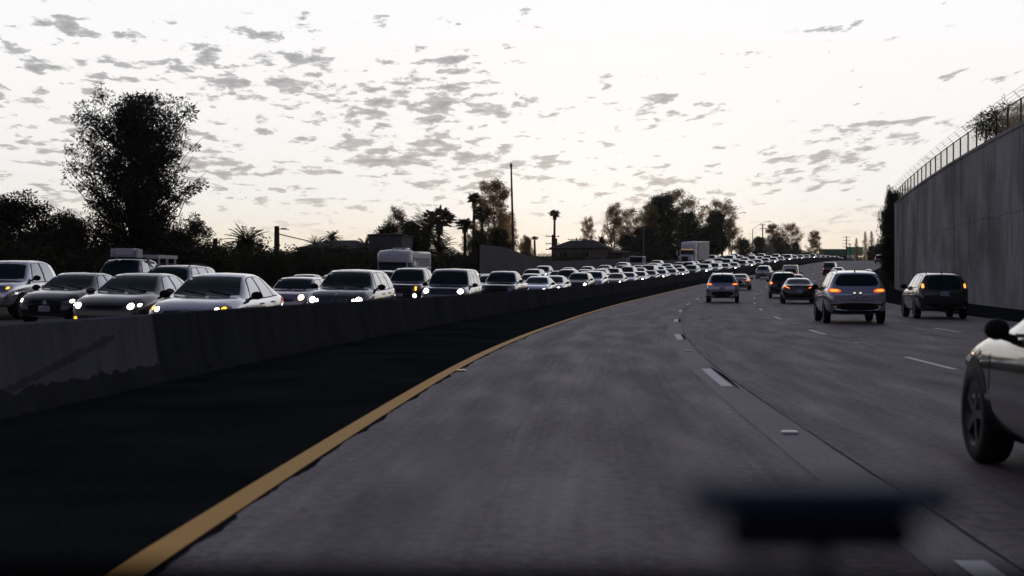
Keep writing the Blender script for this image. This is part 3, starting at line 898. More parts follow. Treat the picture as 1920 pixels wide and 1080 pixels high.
# black shoulder between yellow line and barrier, its right edge ragged over the concrete
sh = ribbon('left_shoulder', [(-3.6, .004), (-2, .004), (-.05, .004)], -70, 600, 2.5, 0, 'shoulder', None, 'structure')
ribbon('right_shoulder', [(14.8, .004), (17, .002), (19.3, .0)], -70, 600, 2.5, 0, 'shoulder', None, 'structure')
ribbon('oncoming_road', [(o, 0) for o in (-22.4, -16, -10, -6, -3.9)], 0, 600, 2.5, 0, 'opp', None, 'structure')
tar = MB(); n = 0
y = 3.
while y < 70:
    k = .10+.018*math.sin(y*2.1)+.014*math.sin(y*5.3+1)+.016*r_.random()+(.04*r_.random() if r_.random() > .93 else 0)
    y2 = y+.09
    a = P(y, -.04, .006); b_ = P(y, k if n == 0 else kp, .006); c = P(y2, k, .006); d = P(y2, -.04, .006)
    tar.quad(a, b_, c, d); kp = k; n = 1; y = y2
tar.build('tar_edge', 'crack', road)
ribbon('yellow_line', [(-.085, .010), (.085, .010)], -30, 600, 1.5, 0, 'yellow', road)
ribbon('edge_line', [(14.56, .008), (14.70, .008)], -10, 600, 2.5, 0, 'edge', road)
ribbon('patched_strip', [(3.48, .004), (3.88, .004)], -10, 46, 1.5, 0, 'strip', road)
# dark cracks that follow the lane joints
for off, w_ in ((3.88, .006), (7.40, .005), (11.04, .005)):
    c = MB(); y = 4.; prev = None
    while y < 120:
        o = off+r_.uniform(-.005, .005); ww = w_*r_.uniform(.4, 1.2)
        pr = (P(y, o-ww, .0085), P(y, o+ww, .0085))
        if prev: c.quad(prev[0], prev[1], pr[1], pr[0])
        prev = pr; y += .5
    c.build('joint_crack', 'crack', road)
def dash(y0, y1, off, w=.12):
    n_ = 5; mb = MB()
    for i in range(n_): 
        ya, yb = y0+(y1-y0)*i/n_, y0+(y1-y0)*(i+1)/n_
        mb.quad(P(ya, off-w/2, .009), P(ya, off+w/2, .009), P(yb, off+w/2, .009), P(yb, off-w/2, .009))
    return mb.build('lane_dash', 'white', road)
def tar_patch(ya, yb, off):
    mb = MB(); n_ = 8
    for i in range(n_):
        a, b = ya+(yb-ya)*i/n_, ya+(yb-ya)*(i+1)/n_
        wa, wb = .045*math.sin(math.pi*(i+.05)/(n_+.1)), .045*math.sin(math.pi*(i+1)/(n_+.1))
        mb.quad(P(a, off, .0088), P(a, off+wa+.004, .0088), P(b, off+wb+.004, .0088), P(b, off, .0088))
    mb.build('tar_seal', 'seal', road)
def reflector(y, off, mat, lab, grp):
    p = P(y, off, .006); root = empty('road_reflector', p, heading(y))
    b = MB(); b.box((0, 0, .010), (.13, .11, .020), bev=.006); b.build('base', 'refl_w' if mat == 'refl_w' else 'refl_y', root)
    MB().box((0, -.052, .011), (.09, .006, .014), Matrix.Rotation(R(-25), 3, 'X')).build('lens', mat, root)
    tag(root, lab, 'road reflector', grp)
starts = {3.70: (2.9, .14), 7.32: (6.6, .13), 10.98: (8.6, .12)}
for off, (s0, w_) in starts.items():
    k = 0
    while s0+14.63*k < (330 if off < 8 else 240):
        ya = s0+14.63*k; dash(ya, ya+3.66, off, w_)
        if off < 4 and 10 < ya < 60: tar_patch(ya-.5, ya+4.2, off+.10)
        if ya+3.66+5.5 < 170:
            reflector(ya+3.66+5.5, off, 'refl_w', 'small white raised reflector between two dashes of the %s lane line' % {3.70: 'left', 7.32: 'middle', 10.98: 'right'}[off], 'white reflectors of the %s lane line' % {3.70: 'left', 7.32: 'middle', 10.98: 'right'}[off])
        k += 1
for y in (20.4, 32.5, 53.5, 72, 92, 112):
    reflector(y, .16, 'refl_y', 'small yellow raised reflector beside the yellow line', 'yellow reflectors along the yellow line')

# concrete median barrier
bar = MB(); uv = []
pf = [(-3.36, 0, 0), (-3.36, .06, .06), (-3.46, .30, .30), (-3.54, .86, .86), (-3.56, .875, .875), (-3.70, .875, .875), (-3.72, .86, .86), (-3.80, .30, .4), (-3.90, 0, 0)]
ys = [-12+2.*i for i in range(300)]
for y in ys:
    for o, h, v_ in pf: bar.v.append(tuple(P(y, o, h-.01))); uv.append((y, v_))
m_ = len(pf)
for i in range(len(ys)-1):
    for k in range(m_-1):
        a = i*m_+k; bar.f.append((a, a+m_, a+m_+1, a+1))
bo = bar.build('median_barrier', 'barrier', None, True, 25, uv=uv)
tag(bo, 'long stained grey concrete barrier dividing the two carriageways', 'barrier')

# high retaining wall on the right
WO = 19.12; WZ = 8.5
wl = MB(); uv = []
def PW(y, off, z):
    p = P(y, off); p.z = z; return p
pf = [(0, None, 0), (.0, WZ, WZ), (-.06, WZ, WZ), (-.06, WZ+.16, WZ+.2), (.40, WZ+.16, WZ+.2), (.40, None, 0)]
ys = [-45+1.7*i for i in range(int((136+45)/1.7)+1)]
for y in ys:
    for o, h, v_ in pf: wl.v.append(tuple(P(y, WO+o, -.1) if h is None else PW(y, WO+o, h))); uv.append((y, v_))
m_ = len(pf)
for i in range(len(ys)-1):
    for k in range(m_-1):
        a = i*m_+k; wl.f.append((a, a+1, a+m_+1, a+m_))
wl.f.append(tuple((len(ys)-1)*m_+k for k in range(m_)))
wo = wl.build('retaining_wall', 'wall', None, True, 25, uv=uv)
tag(wo, 'tall curving concrete retaining wall along the right side', 'wall')
yend = ys[-1]
# earth slope held by the wall
em = MB()
for i in range(46):
    y = -45+(yend+45)*i/45
    for o, z in ((.39, 8.25), (6, 8.4), (40, 9.5), (41, -1)): em.v.append(tuple(PW(y, WO+o, z)))
for i in range(45):
    for k in range(3): a = i*4+k; em.f.append((a, a+1, a+5, a+4))
em.f.append((180, 181, 182, 183))
eo = em.build('embankment', 'earth'); eo['kind'] = 'structure'
# chain link fence on the wall
def chain_mat():
    m, nt, b = newmat('chain_link_mesh')
    b.inputs['Base Color'].default_value = (.34, .24, .12, 1); b.inputs['Metallic'].default_value = .5; b.inputs['Roughness'].default_value = .5
    u, v = uvsep(nt)
    a = mathn(nt, 'PINGPONG', mathn(nt, 'ADD', u, v), .035); c = mathn(nt, 'PINGPONG', mathn(nt, 'SUBTRACT', u, v), .035)
    f = mathn(nt, 'LESS_THAN', mathn(nt, 'MINIMUM', a, c), .0078)
    tr = nt.nodes.new('ShaderNodeBsdfTransparent'); ms = nt.nodes.new('ShaderNodeMixShader')
    nt.links.new(f, ms.inputs[0]); nt.links.new(tr.outputs[0], ms.inputs[1]); nt.links.new(b.outputs[0], ms.inputs[2])
    nt.links.new(ms.outputs[0], nt.nodes['Material Output'].inputs[0]); return m
M['chain'] = chain_mat()
fence = empty('chain_link_fence', PW(60, WO, 8.6)); inv = Vector(fence.location)
def rel(p): return p-inv
FO = WO+.2; FH = 1.25
y = 8.; fm = MB(); uv = []; rail = []; wires = [[], [], []]
fy = []
while y < yend-1: fy.append(y); y += 3.05
for i, y in enumerate(fy):
    b0 = rel(PW(y, FO, 8.64)); t0 = b0+Vector((0, 0, FH))
    MB().tube([b0, t0], .045, 8).build('post', 'dark_steel', fence)
    q = rel(PW(y, FO-.34, 8.64+FH+.36)); MB().tube([t0, q], .014, 6).build('barb_arm', 'dark_steel', fence)
    fm.v += [tuple(b0+Vector((0, 0, .05))), tuple(t0)]; uv += [(y, 0), (y, FH)]; rail.append(t0)
    for k in range(3): wires[k].append(t0.lerp(q, (k+1)/3.05))
for i in range(len(fy)-1): fm.f.append((2*i, 2*i+2, 2*i+3, 2*i+1))
fm.build('fence_mesh', 'chain', fence, uv=uv)
MB().tube(rail, .032, 6).build('top_rail', 'dark_steel', fence)
wm = MB()
for w_ in wires: wm.tube(w_, .009, 4)
wm.build('barbed_wire', 'dark_steel', fence)
tag(fence, 'chain link fence with leaning barbed wire arms on top of the retaining wall', 'fence')
# ------------------------------------------------------------------ trees and bushes
def spot(px, off, top=None, y=None):
    """ground point seen in a direction, beyond the oncoming lanes; height of a thing whose top shows at image row top"""
    if y is None: y = at_px(px, off)
    q = P(y, off); x = (px-960)/2667*q.y; z = Z(x, q.y)+.2
    h = None if top is None else (533-top)/2667*q.y+1.25-z
    return Vector((x, q.y, z)), h
def spoty(px, y, top, zg=None):
    x = (px-960)/2667*y; z = (prof(y)+.45) if zg is None else zg
    return Vector((x, y, z)), (533-top)/2667*y+1.25-z

loc, h = spot(250, -31, 176)
env_big = lambda t: [.70, .88, .98, 1, 1, 1, .98, .95, .90, .80, .60][min(10, int(t*10.5))]
tree('large_tree', 'big', lambda: tree_meshes(11, 13.3, 9.9, 1.0, 330, 8, 26, .46, (.26, .09), env_big, .42, 0, .28, .42, 1, 9, .8), loc, 'tall dense dark tree towering alone above the left traffic', 'tree', None, 0, (.90, .90, h/13.3))
euc = lambda s, H=12, W=6, n=70, st=1, b=3: (lambda: tree_meshes(s, H, W*1.45, H*.28, n, 7, 20, .52, (.34, .11), lambda t: (.80+.20*math.sin(7*t+s))*math.sin(math.pi*min(1, t*.80+.16))**.6, .8, .5, .60, .26, st, b, .5))
dense = lambda s, H=8, W=8, n=150, st=2: (lambda: tree_meshes(s, H, W*1.1, H*.12, n, 13, 14, .52, (.30, .13), None, .7, 0, .3, .3, st, 3, .3))
T = [ # name key builder px off top widthscale label category leaf
 ('round_tree', 'd1', dense(21), 28, -32, 372, 1.25, 'broad dark round tree at the left edge behind the white pickup', 'leaf_dark'),
 ('round_tree', 'd2', dense(22, 7, 7), 118, -36, 415, 1.0, 'dark round tree between the left edge tree and the tall dense tree', 'leaf_dark'),
 ('slender_tree', 'e1', euc(23, 9, 5, 60), 368, -34, 418, 1.1, 'loose small tree just right of the tall dense tree', 'leaf_dark'),
 ('round_tree', 'd1', None, 320, -38, 432, .8, 'low dark tree showing behind the right foot of the tall dense tree', 'leaf_dark'),
 ('eucalyptus_tree', 'e3', euc(31, 12, 6, 70, 2), 742, -36, 392, .8, 'thin reddish-leaved tree rising behind the white shuttle bus', 'leaf_pink'),
 ('round_tree', 'd2', None, 728, -30, 428, .8, 'dark bushy tree right behind the shuttle bus roof', 'leaf_dark'),
 ('round_tree', 'd3', dense(24, 8, 6.5), 770, -31, 418, .8, 'dark tree between the shuttle bus and the ragged palm', 'leaf_dark'),
 ('eucalyptus_tree', 'e4', euc(32, 15, 6.5, 120, 1, 2), 922, -34, 337, 1.05, 'tall airy tree with golden leaves left of the tall bare pole', 'leaf_euc'),
 ('eucalyptus_tree', 'e5', euc(33, 12, 6, 70, 2), 948, -38, 400, .9, 'lower airy golden tree just left of the tall bare pole', 'leaf_euc'),
 ('round_tree', 'd3', None, 935, -29, 432, .8, 'dark dense tree at the foot of the tall airy golden tree', 'leaf_dark'),
 ('round_tree', 'd2', None, 893, -30, 440, .8, 'dark dense tree under the pair of fan palms', 'leaf_dark'),
 ('round_tree', 'd2', None, 985, -40, 447, .6, 'small round tree just right of the tall bare pole', 'leaf_euc'),
 ('eucalyptus_tree', 'e5', None, 1103, -52, 408, .75, 'small thin golden tree above the house roof', 'leaf_euc'),
 ('eucalyptus_tree', 'e3', None, 1152, -44, 384, .95, 'open two-stemmed golden tree right of the house roof', 'leaf_euc'),
 ('eucalyptus_tree', 'e6', euc(34, 12, 8, 80, 2), 1178, -42, 392, .9, 'open golden tree between the house and the big dark clump', 'leaf_euc'),
 ('eucalyptus_tree', 'e4', None, 1216, -36, 384, 1.0, 'tall airy tree on the left shoulder of the big dark clump', 'leaf_euc'),
 ('tall_dark_tree', 'd4', dense(25, 14, 10, 300, 2), 1240, -34, 366, .95, 'tallest dark tree of the clump above the box truck', 'leaf_dark'),
 ('eucalyptus_tree', 'e6', None, 1275, -38, 358, 1.1, 'tall spreading golden-topped tree above the semi truck', 'leaf_euc'),
 ('tall_dark_tree', 'd4', None, 1290, -32, 398, .9, 'dark green tree standing right behind the semi truck', 'leaf_green'),
 ('tall_dark_tree', 'd4', None, 1342, -31, 398, 1.0, 'dark tree right of the semi truck trailer', 'leaf_dark'),
 ('eucalyptus_tree', 'e5', None, 1352, -38, 376, 1.2, 'airy golden tree left of the first curved street lamp', 'leaf_euc'),
 ('eucalyptus_tree', 'e3', None, 1372, -36, 415, .8, 'small airy golden tree under the first curved street lamp', 'leaf_euc'),
 ('round_tree', 'd3', None, 1205, -31, 428, 1.0, 'dark dense tree behind the box truck cab', 'leaf_dark'),
 ('round_tree', 'd1', None, 1180, -29, 442, 1.0, 'dark spreading tree left of the box truck', 'leaf_dark'),
 ('round_tree', 'd2', None, 1315, -30, 430, 1.1, 'low dark tree behind the semi truck trailer', 'leaf_dark'),
 ('round_tree', 'd1', None, 1395, -31, 448, .9, 'low dark green tree left of the second street lamp', 'leaf_green'),
 ('round_tree', 'd3', None, 1424, -30, 446, 1.0, 'low dark green tree under the second street lamp', 'leaf_green'),
 ('eucalyptus_tree', 'e4', None, 1452, -36, 420, 1.1, 'golden airy tree just right of the far utility pole', 'leaf_euc'),
 ('eucalyptus_tree', 'e6', None, 1480, -36, 420, 1.0, 'golden airy tree at the right end of the far tree row', 'leaf_euc'),
 ('round_tree', 'd2', None, 1462, -31, 450, 1.2, 'dark tree below the golden airy trees in the far distance', 'leaf_dark'),
 ('round_tree', 'd3', None, 1492, -31, 457, .8, 'small dark tree at the left end of the distant hills', 'leaf_dark'),
]
for (nm, key, bl, px, off, top, ws, lab, lm) in T:
    loc, h = spot(px, off, top)
    had = key in PROTO
    h0 = {'d1': 8, 'd2': 7, 'd3': 8, 'd4': 14, 'e1': 9, 'e3': 12, 'e4': 15, 'e5': 12, 'e6': 12}[key]
    k = h/h0
    o = tree(nm, key, bl, loc, lab, 'tree', None, rnd.uniform(0, 6), (k*ws, k*ws, k), lm)
    if had and nm != PROTO[key].name.split('.')[0]: o.name = nm
    if had:
        for c in o.children:
            if c.name.startswith('crown'):
                c.material_slots[0].link = 'OBJECT'; c.material_slots[0].material = M[lm]
# bush belt along the far side of the oncoming lanes
bl = [lambda: bush(41, 6, 4.2), lambda: bush(42, 7, 3.6), lambda: bush(43, 5, 3.4, 300)]
i = 0; y = 46.
while y < 330:
    for row in (0, 1):
        k = i % 3; off = -26.5-row*5-rnd.uniform(0, 1.5)
        if 178 < y < 252 and row == 0 and i % 2: i += 1; continue
        p = P(y+rnd.uniform(-1, 1), off, .3)
        s = rnd.uniform(.52, .78)*(1.1 if row else .9)
        if 178 < y < 262: s *= .7
        if 120 < y < 178: s *= 1.0
        o = tree('bush', 'b%d' % k, bl[k], p, 'dark green leafy bush in the belt behind the oncoming lanes', 'bush', 'bushes in the belt beyond the oncoming lanes', rnd.uniform(0, 6), (s*1.15, s*1.15, s*rnd.uniform(.9, 1.1)))
        i += 1
    y += 3.2 if y < 140 else 5.5
# bushes on and past the end of the retaining wall
for px, yy, off, z, s, lab in ((1850, 76.5, 19.9, 8.6, .46, 'leafy dark bush swallowing the chain link fence on top of the wall'),
                          (1876, 73, 20.0, 8.6, .36, 'smaller dark bush beside the leafy bush on top of the wall'),
                          (1909, 66.5, 20.0, 8.6, .20, 'thin low weeds at the fence foot near the right edge'),
                          (1686, 131, 20.0, 8.5, .34, 'small bush at the far end of the wall top')):
    p = P(yy, off); p.z = z
    tree('bush', 'b0', bl[0], p, lab, 'bush', None, yy, (s, s, s*.9))
for yy, off, hh, w_, lab in ((138.5, 19.2, 9.3, .42, 'tall dark tree right at the far end of the retaining wall'), (143, 19.4, 8.8, .42, 'tall dark tree second past the end of the retaining wall'),
                         (149, 19.8, 8.8, .42, 'dark tree third past the end of the retaining wall'), (157, 20.1, 8.0, .42, 'dark tree leaning over the road past the retaining wall')):
    p = P(yy, off, -.1); tree('tall_dark_tree', 'd4', None, p, lab, 'tree', None, yy, (hh/14*w_, hh/14*w_, hh/14), 'leaf_dark')
for yy, off, s, lab in ((140, 20.0, .42, 'low dark bush against the end of the retaining wall'), (147, 19.9, .42, 'low dark bush below the second tree past the wall'), (156, 20.0, .45, 'low dark bush below the third tree past the wall')):
    tree('bush', 'b1', bl[1], P(yy, off, -.1), lab, 'bush', None, yy*3, (s, s, s))
# bare shrub sprigs on the wall
tree('thin_shrub', 'ts', lambda: tree_meshes(61, 3.2, 3.6, .8, 16, 4, 6, .22, (.12, .05), None, .8, 0, .6, .05, 2, 9), PW(77, 20.0, 8.5), 'bare thin shrub arching above the bush on the wall top', 'shrub', None, 0, (.75, .75, .72))
tree('thin_shrub', 'ts', None, PW(62.5, 20.3, 8.5), 'scraggly dark shrub on the wall top at the right edge of the picture', 'shrub', None, 2, (.3, .3, .48))
tree('pale_shrub', 'ps', lambda: tree_meshes(62, 5, 4, .5, 50, 9, 12, .35, (.2, .12), None, .8, 0, .4, .08, 2), spot(1443, -25, 466)[0], 'pale silvery flowering shrub beyond the far oncoming cars', 'shrub', None, 0, (.8, .8, 1), 'leaf_pale')
# palms
def palm(nm, key, bd, loc, h, h0, ws, lab, rz=0):
    return tree(nm, key, bd, loc, lab, 'palm tree', None, rz, (ws, ws, h/h0), 'leaf_palm')
l, h = spot(462, -30, 432); palm('date_palm', 'dp1', lambda: date_palm(71, 4.2, 1.9, 34), l, h, 5.6, 1, 'short bushy palm behind the silver sedan roof')
l, h = spot(623, -60, 432, 225); palm('date_palm', 'dp2', lambda: date_palm(72, 7, 2.0, 54), l, h, 8.9, 1.0, 'round-headed date palm above the left house roof')
l, h = spot(594, -45, 448); palm('date_palm', 'dp1', None, l, h, 5.6, .8, 'small palm just left of the round-headed date palm')
l, h = spot(684, -48, 447); palm('date_palm', 'dp1', None, l, h, 5.6, .8, 'small palm left of the shuttle bus', 2)
l, h = spot(800, -32, 396); palm('date_palm', 'dp3', lambda: date_palm(73, 6.2, 3.4, 60), l, h, 9.3, 1, 'big ragged date palm right of the shuttle bus')
l, h = spot(822, -35, 394); palm('fan_palm', 'fp0', lambda: fan_palm(74, 9, 1.9), l, h, 10.3, 1.0, 'thick-crowned fan palm above the ragged date palm')
l, h = spot(826, -31, 440); palm('date_palm', 'dp3', None, l, h, 9.3, .8, 'low drooping date palm behind the blue-grey boxy SUV', 1)
l, h = spot(887, -37, 362); palm('fan_palm', 'fp1', lambda: fan_palm(75, 12.6, 1.15), l, h, 13.6, 1, 'slim fan palm left of the tall airy golden tree')
l, h = spot(903, -35, 387); palm('fan_palm', 'fp2', lambda: fan_palm(76, 10.5, 1.3), l, h, 11.7, 1, 'bushy fan palm in front of the tall airy golden tree')
l, h = spot(872, -33, 410); palm('fan_palm', 'fp2', None, l, h, 11.7, 1, 'lowest fan palm of the three left of the airy golden tree', 2)
l, h = spot(1039, -58, 394, 255); palm('fan_palm', 'fp1', None, l, h, 13.6, 1.0, 'lone tall fan palm against the open sky over the utility poles', 1)
l, h = spot(1003, -70, 443, 290); palm('fan_palm', 'fp3', lambda: fan_palm(77, 9, .9, False), l, h, 9.8, 1.0, 'small distant fan palm right of the tall bare pole')
l, h = spot(1128, -34, 445); palm('date_palm', 'dp1', None, l, h, 5.6, 1.1, 'squat spiky palm in front of the house roof', 4)
# far trees
l, h = spoty(1526, 560, 433, prof(560)); tree('eucalyptus_tree', 'e4', None, l, 'single narrow tree standing before the distant hills', 'tree', None, 1, (h/15*.95, h/15*.95, h/15), 'leaf_euc')
for px, yy, top, lab in ((1606, 520, 446, 'small distant conifer beside the far utility pole'), (1622, 480, 434, 'distant conifer above the green road sign'), (1634, 470, 433, 'tallest distant conifer near the dark trees past the wall'), (1646, 470, 446, 'distant conifer partly behind the dark trees past the wall')):
    l, h = spoty(px, yy, top, prof(yy)); tree('conifer', 'cf', lambda: conifer(81, 14, 6), l, lab, 'tree', None, px, (h/14, h/14, h/14), 'leaf_euc')
for k, (px, yy, top, s) in enumerate(((1636, 430, 462, .8), (1650, 420, 458, .9), (1612, 560, 486, 1.1), (1596, 600, 486, 1.1), (1575, 600, 480, 1.5), (1552, 600, 480, 1.6), (1535, 590, 478, 1.4), (1655, 400, 470, 1.4), (1515, 560, 474, 1.3))):
    l, h = spoty(px, yy, top, prof(yy)-.4); tree('round_tree', 'd1', None, l, 'low dark tree in the far row where the road disappears', 'tree', 'low dark trees in the far distance', k, (s*max(h, 3)/8, s*max(h, 3)/8, max(h, 3)/8), 'leaf_green')
# distant hills
def hills():
    mb = MB(); r = random.Random(5); rows = []
    for j in range(9):
        row = []
        for i in range(70):
            px = 1150+i*9.; y = 3300+j*130
            t = j/4 if j <= 4 else (8-j)/4
            base = 62+26*math.exp(-((px-1565)/48)**2)+22*math.exp(-((px-1500)/30)**2)+6*math.sin(px*.06)+3*math.sin(px*.21)-30*max(0, (px-1640)/100)
            row.append(((px-960)/2667*y, y, -20+max(0, base+20)*t**.7+r.uniform(-2, 2)*t))
        rows.append(row)
    return mb.grid(rows)
M['hill'] = simple('dry_hill_scrub', (.13, .12, .11), .95)
ho = hills().build('hills', 'hill', None, True, 0); ho['kind'] = 'structure'

# ------------------------------------------------------------------ buildings, poles, signs
def block_mat(name, c0, c1, sx, sz):
    m, nt, b = newmat(name)
    n = noise(nt, .8, 5, coords(nt)); br = nt.nodes.new('ShaderNodeTexBrick')
    nt.links.new(coords(nt, 'UV'), br.inputs['Vector']); br.inputs['Scale'].default_value = 1
    br.inputs['Brick Width'].default_value = sx; br.inputs['Row Height'].default_value = sz; br.inputs['Mortar Size'].default_value = .012
    br.inputs['Color1'].default_value = (1, 1, 1, 1); br.inputs['Color2'].default_value = (.85, .85, .85, 1); br.inputs['Mortar'].default_value = (.6, .6, .6, 1)
    nt.links.new(mix(nt, 1., ramp(nt, n, [(.3, c0), (.7, c1)]), br.outputs[0], 'MULTIPLY'), b.inputs['Base Color'])
    b.inputs['Roughness'].default_value = .9; return m
M['block'] = block_mat('grey_block_wall', (.09, .08, .085), (.13, .12, .122), .4, .2)
M['stucco'] = block_mat('tan_stucco', (.16, .135, .11), (.20, .175, .14), 40, 40)
M['roof'] = block_mat('dark_shingles', (.028, .025, .022), (.045, .04, .035), .3, .2)
M['win'] = simple('window_glass', (.01, .012, .014), .1)
M['winframe'] = simple('window_frame', (.3, .29, .27), .6)

sw = MB(); uv = []
n = 24
for i in range(n+1):
    y = 150+(226-150)*i/n; p = P(y, -24.2); t = i/n
    top = 5.6 if t < .14 else (5.6-(t-.14)/.20*1.1 if t < .34 else 4.5+ (prof(y)-prof(190))*.9)
    top = max(top, p.z+1.6)
    for o, z in ((-24.0, None), (-24.0, top), (-24.25, top), (-24.25, None)):
        q = P(y, o); sw.v.append((q.x, q.y, q.z-.2 if z is None else z)); uv.append((y, 0 if z is None else z))
for i in range(n):
    for k in range(3): a = i*4+k; sw.f.append((a, a+4, a+5, a+1))
tag(sw.build('block_wall', 'block', None, False, uv=uv), 'grey block wall with a sloping top right of the tall bare pole', 'wall')

def house(name, loc, rz, w, d, h, rh, label, walls='stucco', wins=(), gable=False, floors=1):
    root = empty(name, loc, rz)
    mb = MB(); mb.box((0, 0, h/2-.5), (w, d, h+1)); mb.build('wall', walls, root, uv=[(v[0]+v[1], v[2]) for v in mb.v])
    rf = MB(); ov = .5 if rh > .3 else .1; a, b = w/2+ov, d/2+ov; ri = 0 if gable else min(a*.6, b)
    pts = [(-a, -b, h), (a, -b, h), (a, b, h), (-a, b, h), (-a+ri, 0, h+rh), (a-ri, 0, h+rh)]
    und = [(x, y, h-.18) for x, y, _ in pts[:4]]
    rf.v = pts+und
    rf.f = [(0, 1, 5, 4), (1, 2, 5), (2, 3, 4, 5), (3, 0, 4), (6, 7, 1, 0), (7, 8, 2, 1), (8, 9, 3, 2), (9, 6, 0, 3), (9, 8, 7, 6)]
    rf.build('roof', 'roof', root, uv=[(v[0], v[1]) for v in rf.v])
    for (x, z, ww, hh) in wins:
        fr = MB(); t = .07
        for c, s in (((x, -d/2-.03, z+hh/2), (ww+t, .1, t)), ((x, -d/2-.03, z-hh/2), (ww+t, .1, t)), ((x-ww/2, -d/2-.03, z), (t, .1, hh)), ((x+ww/2, -d/2-.03, z), (t, .1, hh)), ((x, -d/2-.03, z), (t*.7, .08, hh))): fr.box(c, s)
        f = fr.build('window', 'winframe', root); MB().box((x, -d/2-.01, z), (ww, .06, hh)).build('pane', 'win', f)
    return tag(root, label, 'house')
l, _ = spot(1092, -38, None, 232); house('house', l, R(-14), 9, 7, 3.0, 1.4, 'long dark-roofed house above the block wall behind the oncoming traffic', 'stucco', [(-2.6, 1.9, 1.3, .9), (1.2, 1.9, 1.3, .9)])
l, _ = spot(1138, -30, None, 236); house('low_house', l, R(-14), 9.5, 6, 2.2, .5, 'low tan house with small dark windows right of the long dark-roofed house', 'stucco', [(-3.2, 1.5, 1.2, .8), (2.6, 1.5, 1.1, .8)])
l, _ = spot(640, -44, None, 150); house('house', l, R(-8), 7.5, 7, 3.3, 1.0, 'grey low-roofed house half hidden by bushes left of the shuttle bus', 'block', [(1.6, 2.6, .9, .7)])
l, _ = spot(733, -34, None, 132); house('flat_building', l, R(-8), 3.2, 5, 4.6, .12, 'small flat-topped grey building above the shuttle bus roof', 'block')
l, _ = spoty(1487, 470, 470, prof(470)-.3); house('far_building', l, R(-17), 5.4, 6, 2.9, .15, 'distant flat brown building beyond the far end of the traffic', 'roof')
l, _ = spoty(1519, 600, 470, prof(600)-.3); house('far_wall_building', l, R(-17), 8.5, 6, 6.2, .1, 'distant long grey flat-topped building below the pale hills', 'block')
l, _ = spoty(1562, 640, 470, prof(600)-.3)
mb = MB(); mb.box((0, 0, 4.6), (12.6, .4, 9.2)); tag(mb.build('green_screen_wall', 'green_dark', None), 'long dark green wall standing left of the bright green road sign', 'wall').location = l

def street_lamp(loc, h, arm, label, rz=0., k=1.):
    root = empty('street_lamp', loc, rz)
    MB().tube([(0, 0, -.3), (0, 0, h*.5), (0, 0, h)], [.12*k, .09*k, .07*k], 8).build('pole', 'steel', root)
    pts = [(arm*t, 0, h+1.6*math.sin(t*1.5)*arm/3.2) for t in (0, .2, .4, .6, .8, 1)]
    MB().tube(pts, .045*k, 6).build('arm', 'steel', root)
    MB().ellipsoid((arm*1.0+.3, 0, pts[-1][2]+.0), (.45, .17, .10), 10, 6).build('lamp_head', 'steel', root, True)
    return tag(root, label, 'street lamp')
l, h = spot(1367, -24.5, 412); street_lamp(l, h, 3.4, 'curved-arm street lamp beside the airy tree right of the semi truck', 0, 1.2)
l, h = spot(1411, -24.5, 430); street_lamp(l, h, 4.3, 'curved-arm street lamp left of the far utility pole', 0, 1.2)
l, h = spot(1207, -24.6, 405); street_lamp(l, h, 1.8, 'slim street lamp hidden in the trees above the box truck', 2.2, .8)
l, h = spot(963, -24.6, 312)
root = empty('tall_pole', l); MB().tube([(0, 0, -.3), (-.12, 0, h*.5), (-.30, 0, h)], [.20, .15, .10], 10).build('pole', 'wood', root, True)
MB().ellipsoid((-.30, 0, h+.1), (.16, .16, .3), 8, 6).build('cap', 'dark_steel', root); tag(root, 'very tall bare pole standing above the oncoming traffic', 'pole')

def utility(px, off, top, arms, label, y=None, k=1., w=2.4, rz=0.):
    l, h = spot(px, off, top, y); root = empty('utility_pole', l, rz)
    MB().tube([(0, 0, -.3), (0, 0, h)], [.19*k, .13*k], 8).build('pole', 'wood', root)
    for q in arms:
        m = MB(); m.box((0, .12, h-q), (w, .12, .12)); m.build('crossarm', 'wood', root)
        ins = MB()
        for x in (-.45, -.2, .2, .45): ins.tube([(x*w, .12, h-q), (x*w, .12, h-q+.25)], .05, 6)
        ins.build('insulator', 'dark_steel', root)
    tag(root, label, 'utility pole'); return root, h
utility(1036, -48, 440, (.3, 1.6, 2.6), 'double-crossarm utility pole left of the lone tall fan palm foot', 235, 1.1)
r1, h1 = utility(1043, -46, 447, (), 'plain utility pole just right of the double-crossarm pole', 232, 1.3)
MB().box((.0, -.3, h1-2.2), (.5, .5, .9), bev=.1).build('transformer', 'steel', r1)
utility(1081, -50, 446, (.3, 2.8), 'utility pole rising behind the house roof', 245, .9, 3.2)
utility(1430, -27, 420, (.3, 1.3), 'wooden utility pole between the street lamp and the golden trees', None, 1.2, 1.6)
utility(1587, -20, 443, (.3, 1.5, 2.6, 3.8), 'distant utility pole with four crossarms beside the conifers', 500, 1.3, 2.6)
utility(1594, -20, 457, (.3,), 'shorter distant utility pole right of the four-crossarm pole', 520, 1., 1.4)
utility(404, -31, 447, (), 'short dark post at the right edge of the tall tree', None, 1.2)
rp, hp = utility(519, -31, 424, (), 'weathered pole with a short lamp arm above the left bushes', None, 1.5)
MB().tube([(0, 0, hp-.25), (.5, 0, hp-.22), (1.0, 0, hp-.30)], [.04, .035, .03], 6).build('arm', 'dark_steel', rp)
MB().ellipsoid((.55, 0, hp-.22), (.28, .09, .07), 8, 6).build('lamp_head', 'dark_steel', rp)
a = Vector(rp.location)+Vector((0, 0, hp-.6)); b = Vector(rp.location)+Vector((6.6, 26, -1.1+hp-.6))
w_ = MB(); w_.tube([a.lerp(b, t/10)+Vector((0, 0, -.9*4*(t/10)*(1-t/10)*.2)) for t in range(11)], .045, 5)
